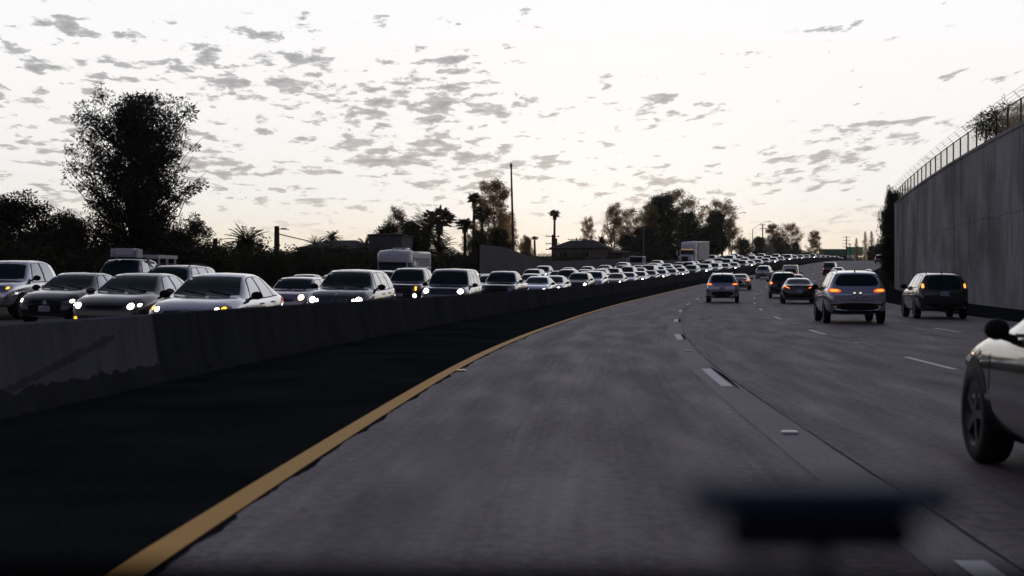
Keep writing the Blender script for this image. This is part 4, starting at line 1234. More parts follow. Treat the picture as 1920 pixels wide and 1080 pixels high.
tag(w_.build('overhead_cable', 'dark_steel'), 'dark cable running down to the right from the pole above the bushes', 'cable')
a = Vector(r1.location)+Vector((0, 0, h1-2.6)); b = Vector(r1.location)+Vector((-5.5, 2, h1-5.6))
w_ = MB(); w_.tube([a, a.lerp(b, .5)+Vector((0, 0, -.1)), b], .04, 5)
tag(w_.build('guy_wire', 'dark_steel'), 'short wire slanting down left from the twin utility poles', 'cable')

# overhead road sign, far off
l, h = spoty(1603, 640, 463, prof(600)+.2)
root = empty('highway_sign', l); W_, H_ = 7.2, 3.7; zb_ = h-H_
MB().box((0, 0, zb_+H_/2), (W_, .12, H_), bev=.04).build('panel', 'green_sign', root)
bd = MB()
for c, s in (((0, -.08, zb_+H_-.1), (W_-.2, .04, .09)), ((0, -.08, zb_+.1), (W_-.2, .04, .09)), ((-W_/2+.1, -.08, zb_+H_/2), (.09, .04, H_-.2)), ((W_/2-.1, -.08, zb_+H_/2), (.09, .04, H_-.2))): bd.box(c, s)
bd.build('border', 'sign_letters', root)
lt = MB(); r = random.Random(4)
for zz, x0, x1 in ((zb_+3.05, -.6, 2.9), (zb_+2.05, -1.2, 2.6), (zb_+.9, .2, 1.1)):
    x = x0
    while x < x1:
        ww = r.uniform(.18, .34); lt.box((x, -.08, zz), (ww, .03, .07)); lt.box((x-ww*.4, -.08, zz+.12), (.07, .03, .34)); lt.box((x+ww*.3, -.08, zz+.1), (.06, .03, .28)); x += ww+.14
lt.build('lettering', 'sign_letters', root)
for x in (-2.6, 2.6): MB().tube([(x, .2, -1.5), (x, .2, zb_+H_)], .16, 8).build('post', 'steel', root)
tag(root, 'bright green overhead road sign in the far distance', 'road sign')
# ------------------------------------------------------------------ traffic
CARS = []
def put(root, y, off, oncoming, color, yaw=0., sc=(1, 1, 1)):
    p = P(y, off); e = 2.
    z1, z0 = P(y+e, off), P(y-e, off)
    pitch = math.atan2(z1.z-z0.z, 2*e)
    roll = .016 if off < -4 else 0.
    root.location = p; root.scale = sc
    rz = heading(y)+(math.pi if oncoming else 0)+yaw
    root.rotation_euler = (-pitch if oncoming else pitch, roll*(-1 if oncoming else 1), rz)
    for c in root.children:
        c.color = (*color, 1)
        for d in c.children: d.color = (*color, 1)
    CARS.append((root, y, off))
SILV = (.50, .51, .58); WHITE = (.78, .78, .82); BLK = (.015, .016, .018); GREY = (.16, .16, .19); DGREEN = (.03, .05, .05)
DBLUE = (.035, .045, .08); TAN = (.36, .28, .18); RED = (.20, .03, .03); LBLUE = (.52, .58, .75); CHAMP = (.50, .45, .39)
MOCHA = (.045, .034, .033)
CNAME = {SILV: 'silver', WHITE: 'white', BLK: 'black', GREY: 'grey', DGREEN: 'dark green', DBLUE: 'dark blue', TAN: 'tan', RED: 'dark red', LBLUE: 'pale blue', CHAMP: 'beige', MOCHA: 'dark brown'}
OG = 'cars queued in the oncoming lanes'; SG = 'vehicles driving ahead on this side'
LO = {1: -5.85, 2: -9.5, 3: -13.1, 4: -16.8, 5: -20.3}

def cargo_rack(root, S):
    H = S.H; L = S.L
    m = MB()
    for u in (1.9, 3.0): m.box((0, L/2-u, H+.03), (1.3, .05, .05))
    m.build('roof_rack', 'dark_steel', root)
    b = MB(); b.box((-.12, L/2-2.35, H+.24), (.78, .7, .30), bev=.03); b.build('cargo_box', 'white_shell', root)
    for x in (-.62, .42): b = MB(); b.box((x, L/2-2.3, H+.2), (.08, .5, .34)); b.build('rack_end', 'white_shell', root)
def ladder_frame(root, S):
    L = S.L; cargo_rack(root, S); z = S.H+.10
    m = MB()
    for x in (-.9, .9):
        m.box((x, L/2-4.6, z), (.09, 2.2, .14))
        for u in (3.7, 4.6, 5.5): m.box((x, L/2-u, z-.5), (.07, .07, .98))
    for u in (3.6, 5.6): m.box((0, L/2-u, z), (1.8, .09, .14))
    m.build('ladder_rack', 'white_shell', root)
    b = MB()
    for x in (-.88, .88): b.box((x, L/2-4.6, 1.35), (.06, 2.3, .5))
    b.build('bed_side', 'white_shell', root)
def tow_hoop(root, S): pass

# --- hero cars of the oncoming carriageway
def hero(name, sp, px, lane, color, label, cat, y=None, off=None, group=OG, onc=True, yaw=0.):
    sp['wipers'] = onc
    r_ = make_vehicle(name, sp); o = LO[lane] if off is None else off
    y = at_px(px, o) if y is None else y
    if onc: yc = y+sp['L']/2
    else: yc = y+sp['L']/2
    put(r_, yc, o, onc, color, yaw); tag(r_, label, cat, group)
    bpy.context.view_layer.update(); snapshot(r_); return r_
camry = hero('sedan', sedan(H=1.47, emblem=(.655, .075, .05, 'chrome'), grille=[([(-.44, .61), (.44, .61), (.46, .70), (-.46, .70)], 'black'), ([(-.5, .28), (.5, .28), (.42, .42), (-.42, .42)], 'black')], bulbs=[(.60, .65, .045, 'bulb'), (.71, .675, .042, 'amber')], disc=None) if False else
    {k: v for k, v in sedan(H=1.47, emblem=(.655, .075, .05, 'chrome'), grille=[([(-.44, .61), (.44, .61), (.46, .70), (-.46, .70)], 'black'), ([(-.5, .28), (.5, .28), (.42, .42), (-.42, .42)], 'black')], head=[(.50, .66), (.62, .635), (.80, .69), (.82, .78), (.70, .80), (.52, .74)], bulbs=[(.60, .71, .045, 'bulb'), (.71, .735, .042, 'amber')]).items()},
    332, 1, SILV, 'silver sedan with amber corner lamps nearest behind the light barrier panel', 'car', y=27.4, off=-6.12)
hero('sedan', sedan(L=4.85, W=1.83, H=1.46, bulbs=[(.62, .66, .07, 'bulb_warm'), (.77, .69, .035, 'bulb_warm')], fogs=[(.66, .37, .05, 'amber')], bars=0, fplate=.33, mirror=(1.72, .97, 'paint')), 190, 2, MOCHA, 'dark sedan with bright warm headlights and amber fog lamp left of the silver sedan', 'car')
hero('sedan', sedan(L=4.6, W=1.8, H=1.45, head=[(.46, .62), (.60, .60), (.80, .66), (.82, .70), (.66, .70), (.5, .66)], bulbs=[(.70, .665, .045, 'bulb_warm')], bars=0, fplate=.46, disc=(.62, .06), grille=[([(-.40, .34), (.40, .34), (.50, .60), (.32, .68), (-.32, .68), (-.50, .60)], 'black')]), 80, 3, BLK, 'black sedan with wheel visible above the barrier at far left', 'car')
hero('pickup_truck', pickup(H=1.80, L=5.3, bars=3, bulbs=[(.82, .94, .035, 'amber')]), -45, 4, WHITE, 'white pickup truck cut off by the left edge of the picture', 'pickup truck')
rt = hero('work_truck', pickup(H=2.02, L=6.1, W=2.02, extra=ladder_frame, bars=2, mirror=(1.9, 1.35)), 190, 5, DBLUE, 'dark work truck with boxes on its roof and a white ladder rack', 'truck', off=-18.2, y=52)
hero('suv', suv(L=4.9, W=1.95, H=1.76), 335, 3, GREY, 'grey wagon with black roof rails showing behind the silver sedan roof', 'car', y=44)
hero('suv', suv(L=4.65, W=1.88, H=1.67, grille=[([(.045, .66), (.33, .67), (.36, .76), (.32, .83), (.07, .83), (.035, .76)], 'black'), ([(-.33, .67), (-.045, .66), (-.035, .76), (-.07, .83), (-.32, .83), (-.36, .76)], 'black'), ([(-.6, .34), (.6, .34), (.5, .52), (-.5, .52)], 'black')],
    bars=0, vbars=8, disc=(.93, .045), bulbs=[(.66, .775, .085, 'bulb'), (.52, .76, .04, 'bulb')], head=[(.46, .70), (.66, .68), (.83, .76), (.84, .86), (.70, .87), (.48, .80)], rails=None), 626, 1, DGREEN, 'dark green crossover with twin oval grilles and bright white headlights', 'car')
mini = sedan(L=3.85, W=1.68, H=1.41, wr=.58, top=[(0, .62), (.04, .70), (.16, .82), (.5, .90), (.95, .96), (1.05, 1.0), (1.5, 1.30), (1.8, 1.39), (2.4, 1.41), (3.3, 1.36), (3.6, 1.22), (3.75, 1.0), (3.85, .8)],
    belt=[(0, .5), (.1, .66), (.5, .80), (1.1, .90), (3., .94), (3.6, .92), (3.85, .7)], plan=[(0, .6), (.06, .70), (.2, .78), (.5, .82), (1.1, .84), (3., .84), (3.5, .80), (3.8, .72), (3.85, .62)],
    axles=(.68, 3.15), wind=(.66, .56, .985, 1.33), rearwin=(.56, .50, 1.0, 1.30), panes=[(1.35, 2.35, 1.62, 2.35), (2.42, 3.2, 2.42, 3.1)], handles=(2.1,), seams=(1.15, 2.4), mirror=(1.4, .98),
    head=[(.58+.12*math.cos(R(a)), .70+.12*math.sin(R(a))) for a in range(0, 360, 40)], bulbs=[(.58, .71, .09, 'bulb_warm'), (.56, .63, .035, 'amber')], grille=[([(-.32, .56), (.32, .56), (.36, .68), (-.36, .68)], 'black')], bars=3, fplate=.40, rear_black=[])
hero('hatchback', mini, 530, 2, (.36, .32, .37), 'small grey hatchback with one round lit headlight beside the crossover', 'car')
hero('pickup_truck', pickup(L=5.8, W=2.03, H=1.87, bulbs=[(.76, .93, .05, 'amber'), (.76, .84, .05, 'amber')], fogs=[(.72, .55, .09, 'bulb_warm')], bars=2, grille=[([(-.6, .66), (.6, .66), (.62, 1.0), (-.62, 1.0)], 'black')], rails=None), 748, 2, MOCHA, 'brown pickup truck with stacked amber lamps in front of the shuttle bus', 'pickup truck')
hero('suv', suv(L=4.9, W=1.98, H=1.84, top=[(0, .80), (.04, .92), (.14, 1.02), (.5, 1.08), (1.1, 1.12), (1.22, 1.18), (1.75, 1.74), (2.1, 1.82), (3, 1.84), (4.4, 1.81), (4.7, 1.72), (4.82, 1.3), (4.86, 1.1), (4.9, .98)], wr=.70,
    wind=(.80, .68, 1.16, 1.75), head=[(.56, .80), (.88, .82), (.90, .98), (.58, .98)], bulbs=[(.71, .89, .095, 'bulb'), (.64, .885, .05, 'bulb')], grille=[([(-.50, .78), (.50, .78), (.50, 1.0), (-.50, 1.0)], 'black'), ([(-.7, .40), (.7, .40), (.6, .56), (-.6, .56)], 'black')], bars=3, g_smooth=0, fplate=.64, rails=None), 829, 1, (.06, .07, .10), 'blue-grey boxy SUV with two blazing headlights', 'car')
hero('pickup_truck', pickup(L=5.35, W=1.90, H=1.79, grille=[([(-.5, .62), (.5, .62), (.60, .82), (.46, 1.0), (-.46, 1.0), (-.60, .82)], 'black')], bars=0, bulbs=[]), 930, 1, DBLUE, 'dark pickup truck with unlit lamps right of the boxy SUV', 'pickup truck')

# --- prototypes for the rest of the queue
def protos():
    d = {}
    d['sedan'] = sedan(bulbs=[(.62, .65, .085, 'bulb')])
    d['sedan2'] = sedan(L=4.6, W=1.79, H=1.44, head=[(.48, .60), (.62, .58), (.80, .65), (.80, .74), (.62, .70)], bulbs=[(.64, .645, .085, 'bulb_warm')])
    d['suv'] = suv(bulbs=[(.66, .785, .09, 'bulb')])
    d['suv2'] = suv(L=4.8, W=1.92, H=1.78, rails=None, bulbs=[(.66, .785, .09, 'bulb')], grille=[([(-.5, .58), (.5, .58), (.50, .86), (-.50, .86)], 'black')], bars=0)
    d['pickup'] = pickup(bulbs=[(.70, .90, .085, 'bulb')])
    d['van'] = van(bulbs=[(.70, .73, .085, 'bulb')])
    for k in d: d[k]['seams'] = ()
    return d
PS = protos(); PR = {}
NM = {'sedan': 'sedan', 'sedan2': 'sedan', 'suv': 'suv', 'suv2': 'suv', 'pickup': 'pickup_truck', 'van': 'minivan'}
WORD = {'sedan': 'sedan', 'sedan2': 'compact sedan', 'suv': 'SUV', 'suv2': 'tall SUV', 'pickup': 'pickup truck', 'van': 'minivan'}
def queue_car(kind, y, lane, color, lit, label, group=OG, s=1.):
    if kind not in PR:
        r_ = make_vehicle(NM[kind], PS[kind]); bpy.context.view_layer.update(); snapshot(r_); PR[kind] = r_; first = True
        if not lit:
            pass
    else: r_ = copy_tree(PR[kind])
    put(r_, y+PS[kind]['L']/2, LO[lane], True, color, 0, (s, s, s))
    if not lit: 
        def strip(o):
            for c in list(o.children):
                strip(c)
                if c.name.startswith('bulb'): bpy.data.objects.remove(c)
        if r_ is not PR[kind]: strip(r_)
    tag(r_, label, 'pickup truck' if kind == 'pickup' else ('minivan' if kind == 'van' else 'car'), group)
    return r_
LP = {1: 'barrier lane', 2: 'second oncoming lane', 3: 'third oncoming lane', 4: 'outer oncoming lane', 5: 'outermost oncoming ramp lane'}
Q = {
 1: [(986, 'sedan2', LBLUE, 0), (1022, 'sedan', SILV, 0), (1079, 'suv', DGREEN, 1), (1107, 'suv', WHITE, 0), (1149, 'sedan', TAN, 1), (1172, 'sedan2', SILV, 0), (1193, 'sedan', WHITE, 1), (1213, 'sedan2', MOCHA, 0), (1233, 'sedan', LBLUE, 1), (1252, 'sedan', DBLUE, 0), (1270, 'sedan2', CHAMP, 1),
     (1291, 'suv', BLK, 0), (1315, 'suv', SILV, 1), (1334, 'suv', WHITE, 0), (1353, 'sedan', DGREEN, 0), (1371, 'sedan', BLK, 1), (1387, 'suv', DGREEN, 0), (1402, 'sedan2', CHAMP, 1), (1417, 'sedan', GREY, 0), (1431, 'sedan', DBLUE, 0), (1447, 'sedan', LBLUE, 1), (1460, 'sedan2', GREY, 0), (1474, 'suv2', CHAMP, 1), (1486, 'sedan', RED, 0), (1498, 'sedan', GREY, 1), (1510, 'sedan', CHAMP, 0), (1521, 'suv', BLK, 1), (1532, 'sedan', BLK, 1), (1541, 'sedan', GREY, 0), (1550, 'sedan2', GREY, 0), (1559, 'sedan', WHITE, 0), (1567, 'suv', SILV, 0), (1575, 'sedan', LBLUE, 0)],
 2: [(905, 'sedan', SILV, 0), (985, 'sedan', SILV, 0), (1055, 'suv2', DBLUE, 1), (1092, 'sedan', RED, 0), (1118, 'suv', SILV, 1), (1143, 'suv', GREY, 1), (1170, 'suv2', DBLUE, 0), (1192, 'sedan', DBLUE, 0), (1209, 'van', DGREEN, 0), (1229, 'sedan', SILV, 1), (1247, 'sedan', GREY, 1), (1263, 'sedan', DBLUE, 0), (1285, 'suv2', DGREEN, 0), (1304, 'sedan2', MOCHA, 0), (1322, 'suv', SILV, 0), (1340, 'sedan', GREY, 0), (1358, 'suv', DBLUE, 0), (1376, 'sedan', BLK, 0), (1392, 'sedan', SILV, 0), (1406, 'suv', SILV, 0), (1420, 'sedan', RED, 1), (1436, 'sedan', DBLUE, 0), (1452, 'suv', SILV, 0), (1466, 'sedan', GREY, 1), (1482, 'sedan', DBLUE, 0)],
 3: [(604, 'sedan', GREY, 0), (700, 'suv', SILV, 0), (806, 'sedan', MOCHA, 1), (900, 'sedan2', GREY, 0), (990, 'suv', GREY, 0), (1037, 'sedan', BLK, 0), (1088, 'sedan2', WHITE, 0), (1126, 'sedan', SILV, 0), (1160, 'suv', RED, 0), (1188, 'sedan', GREY, 0), (1218, 'suv', WHITE, 0), (1244, 'sedan', DBLUE, 0), (1268, 'sedan', DBLUE, 0), (1296, 'sedan2', SILV, 0), (1324, 'sedan', WHITE, 0), (1344, 'sedan', MOCHA, 0), (1364, 'van', WHITE, 0), (1384, 'sedan', GREY, 0), (1404, 'suv', GREY, 0), (1424, 'suv', DBLUE, 0)],
 4: [(545, 'sedan', BLK, 0), (655, 'suv', RED, 0), (1010, 'pickup', SILV, 0), (1056, 'sedan', GREY, 0), (1093, 'sedan', SILV, 0), (1126, 'sedan', RED, 0), (1160, 'suv', WHITE, 0), (1225, 'suv', SILV, 0), (1330, 'suv', DGREEN, 0), (1352, 'sedan', DBLUE, 0), (1374, 'suv', GREY, 0)],
}
ORD = ['zeroth', 'first', 'second', 'third', 'fourth', 'fifth', 'sixth', 'seventh', 'eighth', 'ninth', 'tenth', 'eleventh', 'twelfth', 'thirteenth', 'fourteenth', 'fifteenth', 'sixteenth', 'seventeenth', 'eighteenth', 'nineteenth', 'twentieth',
       'twenty-first', 'twenty-second', 'twenty-third', 'twenty-fourth', 'twenty-fifth', 'twenty-sixth', 'twenty-seventh', 'twenty-eighth', 'twenty-ninth', 'thirtieth', 'thirty-first', 'thirty-second', 'thirty-third', 'thirty-fourth']
REFN = {1: 'dark unlit pickup', 2: 'brown amber-lamped pickup', 3: 'roof-railed grey wagon', 4: 'roof-boxed work truck'}
SIZ = {'sedan': 6.4, 'sedan2': 6.2, 'suv': 6.5, 'suv2': 6.6, 'pickup': 7.4, 'van': 6.9}
for lane in (1, 2, 3, 4):
    last = {1: 84.5, 2: 77, 3: 50, 4: 50}[lane]
    n = 0
    for (px, kind, color, lit) in Q[lane]:
        y = max(at_px(px, LO[lane]), last+rnd.uniform(.0, .5))
        if lane == 4 and 84 < y < 105 and px < 900: y = 105
        n += 1
        if kind == 'van' and lane == 2: pass
        last = y+SIZ[kind]
        w = '%s %s%s, %s vehicle behind the %s in the %s' % (CNAME[color], WORD[kind], ' with lit headlights' if lit else '', ORD[n], REFN[lane], LP[lane])
        if len(w.split()) > 16: w = '%s %s%s, %s behind %s in the %s' % (CNAME[color], WORD[kind], ' lit' if lit else '', ORD[n], REFN[lane], LP[lane])
        queue_car(kind, y, lane, color, lit or kind not in PR, w, OG, rnd.uniform(.97, 1.03))

# --- shuttle bus
def wheel_set(root, ys, x, r, wd=.28):
    for y in ys:
        for q in (-1, 1): wheel(root, q*x, y, r, q, wd)
def shuttle():
    root = empty('shuttle_bus')
    L, W, H = 7.6, 2.35, 3.05
    b = MB(); b.box((0, -.7, 1.72), (W, 5.6, 2.5), bev=.12); b.build('body', 'white_shell', root, True, 35)
    c = MB(); ys = [3.2, 2.95, 2.6, 2.1, 1.6]
    prof_ = [(.45, .10), (.85, .32), (1.05, .72), (1.16, .95), (1.17, .98)]
    for i, (y, (hw, t)) in enumerate(zip(ys, [(.80, 0), (1.02, .45), (1.13, .8), (1.17, .95), (1.175, 1)])):
        zt = 2.62+(H-2.60)*t; zb_ = 2.22-.05*t
        ring = [(-hw, zb_), (-hw, zt-.22), (-hw*.9, zt-.06), (-hw*.5, zt), (hw*.5, zt), (hw*.9, zt-.06), (hw, zt-.22), (hw, zb_)]
        for x, z in ring: c.v.append((x, y, z))
    for i in range(4):
        for k in range(8): a = i*8+k; a2 = i*8+(k+1) % 8; c.f.append((a, a+8, a2+8, a2))
    c.f.append(tuple(range(8))); c.build('cab_cap', 'white_shell', root, True, 50)
    f = MB(); f.box((0, 2.75, 1.05), (2.0, 2.2, .95), bev=.15); f.box((0, 2.3, 1.9), (2.05, 1.2, .9)); f.build('cab', 'white_shell', root, True, 35)
    g = MB(); g.quad((-.92, 3.02, 1.48), (.92, 3.02, 1.48), (.86, 2.93, 2.20), (-.86, 2.93, 2.20)); g.v = [(x, y+.02, z) for x, y, z in g.v]; g.box((0, 2.94, 1.84), (1.86, .06, .74)); g.build('windscreen', 'glass', root)
    for q in (-1, 1):
        for k in range(5):
            m = MB(); m.box((q*(W/2+.005), 1.35-k*.98, 2.05), (.03, .90, .95)); m.build('side_window', 'side_glass', root)
        m = MB(); m.box((q*1.03, 2.35, 1.95), (.03, .75, .6)); m.build('cab_window', 'glass', root)
        m = MB(); m.box((q*1.38, 2.95, 1.75), (.2, .12, .42), bev=.04); m.tube([(q*1.0, 2.8, 1.6), (q*1.35, 2.95, 1.6)], .02, 6); m.build('wing_mirror', 'black', root)
        m = MB(); m.box((q*.78, 3.87, 1.05), (.3, .05, .2), bev=.02); h = m.build('headlight', 'lens', root)
        MB().ellipsoid((q*.78, 3.9, 1.05), (.08, .02, .08), 10, 6).build('bulb', 'bulb_warm', h)
    m = MB(); m.box((0, 3.86, 1.05), (.9, .05, .28), bev=.02); m.build('grille', 'black', root)
    m = MB(); m.box((0, .6, H+.05), (1.0, 1.3, .22), bev=.08); m.build('roof_air_unit', 'white_shell', root, True)
    for x in (-.24, 0, .24): MB().box((x, 2.72, 2.98), (.13, .05, .05)).build('marker_lamp', 'black', root)
    m = MB(); m.box((0, -.7, .52), (2.2, 5.4, .3)); m.build('underframe', 'black', root)
    wheel_set(root, (2.85, -2.1), .98, .40)
    return root, L
def semi():
    root = empty('semi_truck')
    # cab: sleeper with sloped roof fairing
    b = MB(); b.box((0, 1.6, 1.85), (2.45, 2.6, 1.9), bev=.1); b.box((0, 3.9, 1.35), (2.1, 2.2, 1.2), bev=.2); b.build('cab', 'white_shell', root, True, 35)
    f = MB(); hw = 1.22
    rows = [[(-.95, 2.95, 2.75), (.95, 2.95, 2.75)], [(-1.1, 2.3, 3.6), (1.1, 2.3, 3.6)], [(-1.2, 1.4, 3.98), (1.2, 1.4, 3.98)], [(-1.22, .35, 4.0), (1.22, .35, 4.0)]]
    f.grid(rows)
    for q in (-1, 1):
        n = len(f.v); k = 0 if q < 0 else 1
        f.v += [rows[i][k] for i in range(4)] + [(q*hw, .35, 2.75)]
        f.f.append((n, n+1, n+2, n+3, n+4))
    f.quad((-1.22, .35, 2.75), (1.22, .35, 2.75), (1.22, .35, 4.0), (-1.22, .35, 4.0)); f.build('roof_fairing', 'white_shell', root)
    m = MB(); m.box((0, 2.93, 2.42), (2.1, .08, .70), Matrix.Rotation(R(12), 3, 'X'), bev=.03); m.build('windscreen', 'glass', root)
    m = MB(); m.box((0, 5.02, 1.35), (1.0, .06, .85), bev=.02); g = m.build('grille', 'black', root)
    m = MB(); m.box((0, 5.05, .6), (2.3, .2, .4), bev=.08); m.build('bumper', 'chrome', root)
    for q in (-1, 1):
        m = MB(); m.box((q*1.235, 2.2, 2.35), (.03, .8, .65)); m.build('cab_window', 'glass', root)
        m = MB(); m.box((q*1.65, 2.8, 2.25), (.2, .15, .75), bev=.04); m.tube([(q*1.2, 2.7, 2.5), (q*1.6, 2.8, 2.5)], .025, 6); m.build('wing_mirror', 'white_shell', root)
        m = MB(); m.box((q*.82, 5.0, 1.15), (.3, .08, .22), bev=.03); m.build('headlight', 'lens', root)
        m = MB(); m.tube([(q*1.15, .3, .8), (q*1.15, .3, 3.9)], .08, 8); m.build('exhaust_stack', 'chrome', root)
    for x in (-.8, -.4, 0, .4, .8): MB().ellipsoid((x, 2.98, 2.83), (.06, .04, .04), 8, 5).build('marker_lamp', 'amber', root)
    t = MB(); t.box((0, -5.4, 2.55), (2.6, 10.4, 2.85), bev=.03); t.build('trailer', 'grey_shell', root)
    t = MB()
    for z in (1.14, 3.97): t.box((0, -5.4, z), (2.64, 10.44, .10))
    t.build('trailer_rail', 'white_shell', root)
    t = MB(); t.box((0, -3.5, .95), (1.1, 12.5, .25)); t.build('chassis', 'black', root)
    wheel_set(root, (4.1, .6, -.6, -8.6, -9.8), 1.05, .5, .3)
    return root, 10.2
def box_truck():
    root = empty('box_truck')
    b = MB(); b.box((0, 2.2, 1.45), (2.1, 1.8, 2.0), bev=.1); b.build('cab', 'white_shell', root, True, 35)
    m = MB(); m.box((0, 3.10, 1.95), (1.85, .06, .80), bev=.02); m.build('windscreen', 'glass', root)
    m = MB()
    for k in range(3): m.box((0, 3.12, 1.18-.14*k), (1.5, .04, .06))
    m.build('grille', 'black', root)
    for q in (-1, 1):
        m = MB(); m.box((q*1.055, 2.3, 1.95), (.03, .9, .7)); m.build('cab_window', 'glass', root)
        m = MB(); m.box((q*1.32, 3.1, 1.95), (.16, .1, .6), bev=.03); m.tube([(q*1.0, 3.0, 2.2), (q*1.3, 3.1, 2.2)], .02, 6); m.build('wing_mirror', 'white_shell', root)
        m = MB(); m.box((q*.82, 3.12, .75), (.3, .05, .2), bev=.02); m.build('headlight', 'lens', root)
    m = MB(); m.box((0, -1.2, 1.0), (2.1, 4.6, .2)); m.build('flatbed', 'grey_shell', root)
    for q in (-1, 1): m = MB(); m.box((q*1.03, -1.2, 1.25), (.05, 4.6, .3)); m.build('bed_side', 'grey_shell', root)
    m = MB(); m.box((0, -.6, .6), (.9, 7, .25)); m.build('chassis', 'black', root)
    wheel_set(root, (2.2, -2.2), .92, .4, .25)
    return root, 6.2
for fn, px, lane, lab, cat, y in ((shuttle, 728, 4, 'white shuttle bus with rounded cap over its windscreen', 'bus', None), (semi, 1284, 4, 'pale semi truck with a sloped roof fairing pulling a grey trailer', 'truck', None), (box_truck, 1192, 4, 'small white cab-over truck in front of the dark trees', 'truck', None)):
    r_, L = fn(); y = at_px(px, LO[lane]) if y is None else y
    put(r_, y+L/2, LO[lane], True, WHITE, 0, (1.08,)*3 if fn is semi else (1, 1, 1)); tag(r_, lab, cat)

# --- traffic ahead on our side
SL = {1: 1.83, 2: 5.45, 3: 9.15, 4: 12.8}
def ahead(name, sp, y, off, color, label, yaw=0., cat='car'):
    return hero(name, sp, 0, 1, color, label, cat, y=y, off=off, group=SG, onc=False, yaw=yaw)
fe = suv(L=4.77, W=1.90, H=1.69, rearwin=(.70, .55, 1.20, 1.55), tail=[(.50, 1.0), (.62, .99), (.86, 1.0), (.85, 1.11), (.60, 1.10), (.50, 1.06)], tail_core=[(.56, 1.02), (.80, 1.02), (.80, 1.08), (.60, 1.075)], tail_mat='tail',
   rplate=.87, rear_black=[[(-.84, .36), (.84, .36), (.86, .56), (.60, .60), (.5, .66), (-.5, .66), (-.60, .60), (-.86, .56)]], reflect=[(.66, .60, .13, .03)], rear_line=(.735, .5), handle_mat='paint',
   bot=[(0, .30), (.8, .26), (3.9, .28), (4.77, .42)], rails=(2.1, 4.0), rail_mat='chrome', zbump_r=.9, rake_r=.16, plate_lamps=[(.09, .975, .03, .012)])
ahead('suv', fe, 45.3, 9.32, SILV, 'silver SUV with glowing orange tail lights in the middle of the right lanes')
cr = suv(L=4.55, W=1.82, H=1.66, rearwin=(.60, .50, 1.06, 1.52), tail=[(.64, .98), (.80, 1.0), (.72, 1.46), (.64, 1.44), (.70, 1.10)], tail_core=[(.68, 1.08), (.76, 1.10), (.74, 1.26), (.67, 1.24)], tail_mat='tail_off', rplate=.90, reflect=[(.58, .44, .10, .02)],
   rear_black=[[(-.78, .36), (.78, .36), (.76, .56), (-.76, .56)]], rails=(1.9, 3.9))
ahead('suv', cr, 51.5, 13.05, BLK, 'black SUV with tall pillar tail lamps driving beside the retaining wall')
ro = suv(L=4.65, W=1.84, H=1.71, rearwin=(.66, .54, 1.16, 1.56), tail=[(.50, 1.02), (.86, 1.02), (.84, 1.14), (.66, 1.12)], tail_core=[(.56, 1.04), (.80, 1.045), (.78, 1.09), (.64, 1.085)], rplate=.83, rear_black=[[(-.84, .34), (.84, .34), (.84, .66), (-.84, .66)]], rail_mat='chrome')
ahead('suv', ro, 81.5, 5.5, (.42, .42, .50), 'grey SUV with yellow tail lamps right of the left lane line')
ahead('sedan', sedan(L=4.7, H=1.42, rearwin=(.60, .50, 1.05, 1.36), tail=[(.58, .80), (.84, .80), (.82, .98), (.62, .94)], tail_core=[(.62, .86), (.78, .86), (.76, .94), (.64, .92)], rplate=.86), 126, 5.4, CHAMP, 'beige sedan just ahead of the grey SUV with yellow tail lamps')
ahead('suv', suv(L=4.8, W=1.9, H=1.72, tail_mat='tail_off', rplate=.9) if False else {k: v for k, v in suv(L=4.8, W=1.9, H=1.72, tail_mat='tail_off').items() if k != 'tail_core'}, 182, 3.9, SILV, 'silver SUV farthest left of the cars ahead, near the oncoming headlights')
bs = sedan(L=4.85, W=1.85, H=1.43, rearwin=(.62, .52, 1.08, 1.36), tail=[(.50, .86), (.56, .84), (.84, .98), (.83, 1.03), (.72, .99), (.50, .89)], tail_core=[(.54, .865), (.80, .975), (.80, 1.0), (.54, .885)], rplate=.70, rear_black=[[(-.7, .33), (.7, .33), (.62, .5), (-.62, .5)]])
ahead('sedan', bs, 79.5, 9.7, BLK, 'black sedan with slanted thin tail lamps left of the silver SUV')
s3 = suv(L=4.75, W=1.92, H=1.76, tail=[(.70, .92), (.92, .94), (.86, 1.12), (.72, 1.10)], tail_core=[(.74, .96), (.86, .97), (.84, 1.08), (.75, 1.07)])
ahead('suv', s3, 96, 9.2, BLK, 'black SUV partly hidden in front of the black sedan')
ahead('sedan', sedan(L=4.7, W=1.84, H=1.5, tail_mat='tail'), 113, 10.2, DBLUE, 'dark sedan with orange lamp peeking out right of the hidden black SUV')
sv = van(L=5.4, W=1.95, H=2.05, wr=.74, top=[(0, .8), (.04, .9), (.16, 1.0), (.6, 1.15), (.95, 1.25), (1.7, 1.9), (2.1, 2.02), (3, 2.05), (4.9, 2.05), (5.25, 1.98), (5.36, 1.4), (5.38, 1.1), (5.4, .8)], rearwin=(.62, .58, 1.15, 1.62))
ahead('van', {k: v for k, v in sv.items() if k != 'tail_core'}, 158, 9.0, CHAMP, 'tall beige van ahead of the black SUV and sedan', 0, 'van')
bx = suv(L=4.7, W=1.90, H=1.86, wr=.76, top=[(0, .85), (.04, .95), (.14, 1.05), (.5, 1.1), (1.2, 1.12), (1.3, 1.2), (1.6, 1.74), (1.9, 1.84), (3, 1.86), (4.4, 1.86), (4.62, 1.8), (4.66, 1.3), (4.68, 1.1), (4.7, .9)], wind=(.78, .70, 1.18, 1.76), rearwin=(.62, .60, 1.15, 1.68), tail=[(.72, .86), (.88, .86), (.88, 1.0), (.72, 1.0)], tail_core=[(.76, .9), (.85, .9), (.85, .97), (.76, .97)], rails=None)
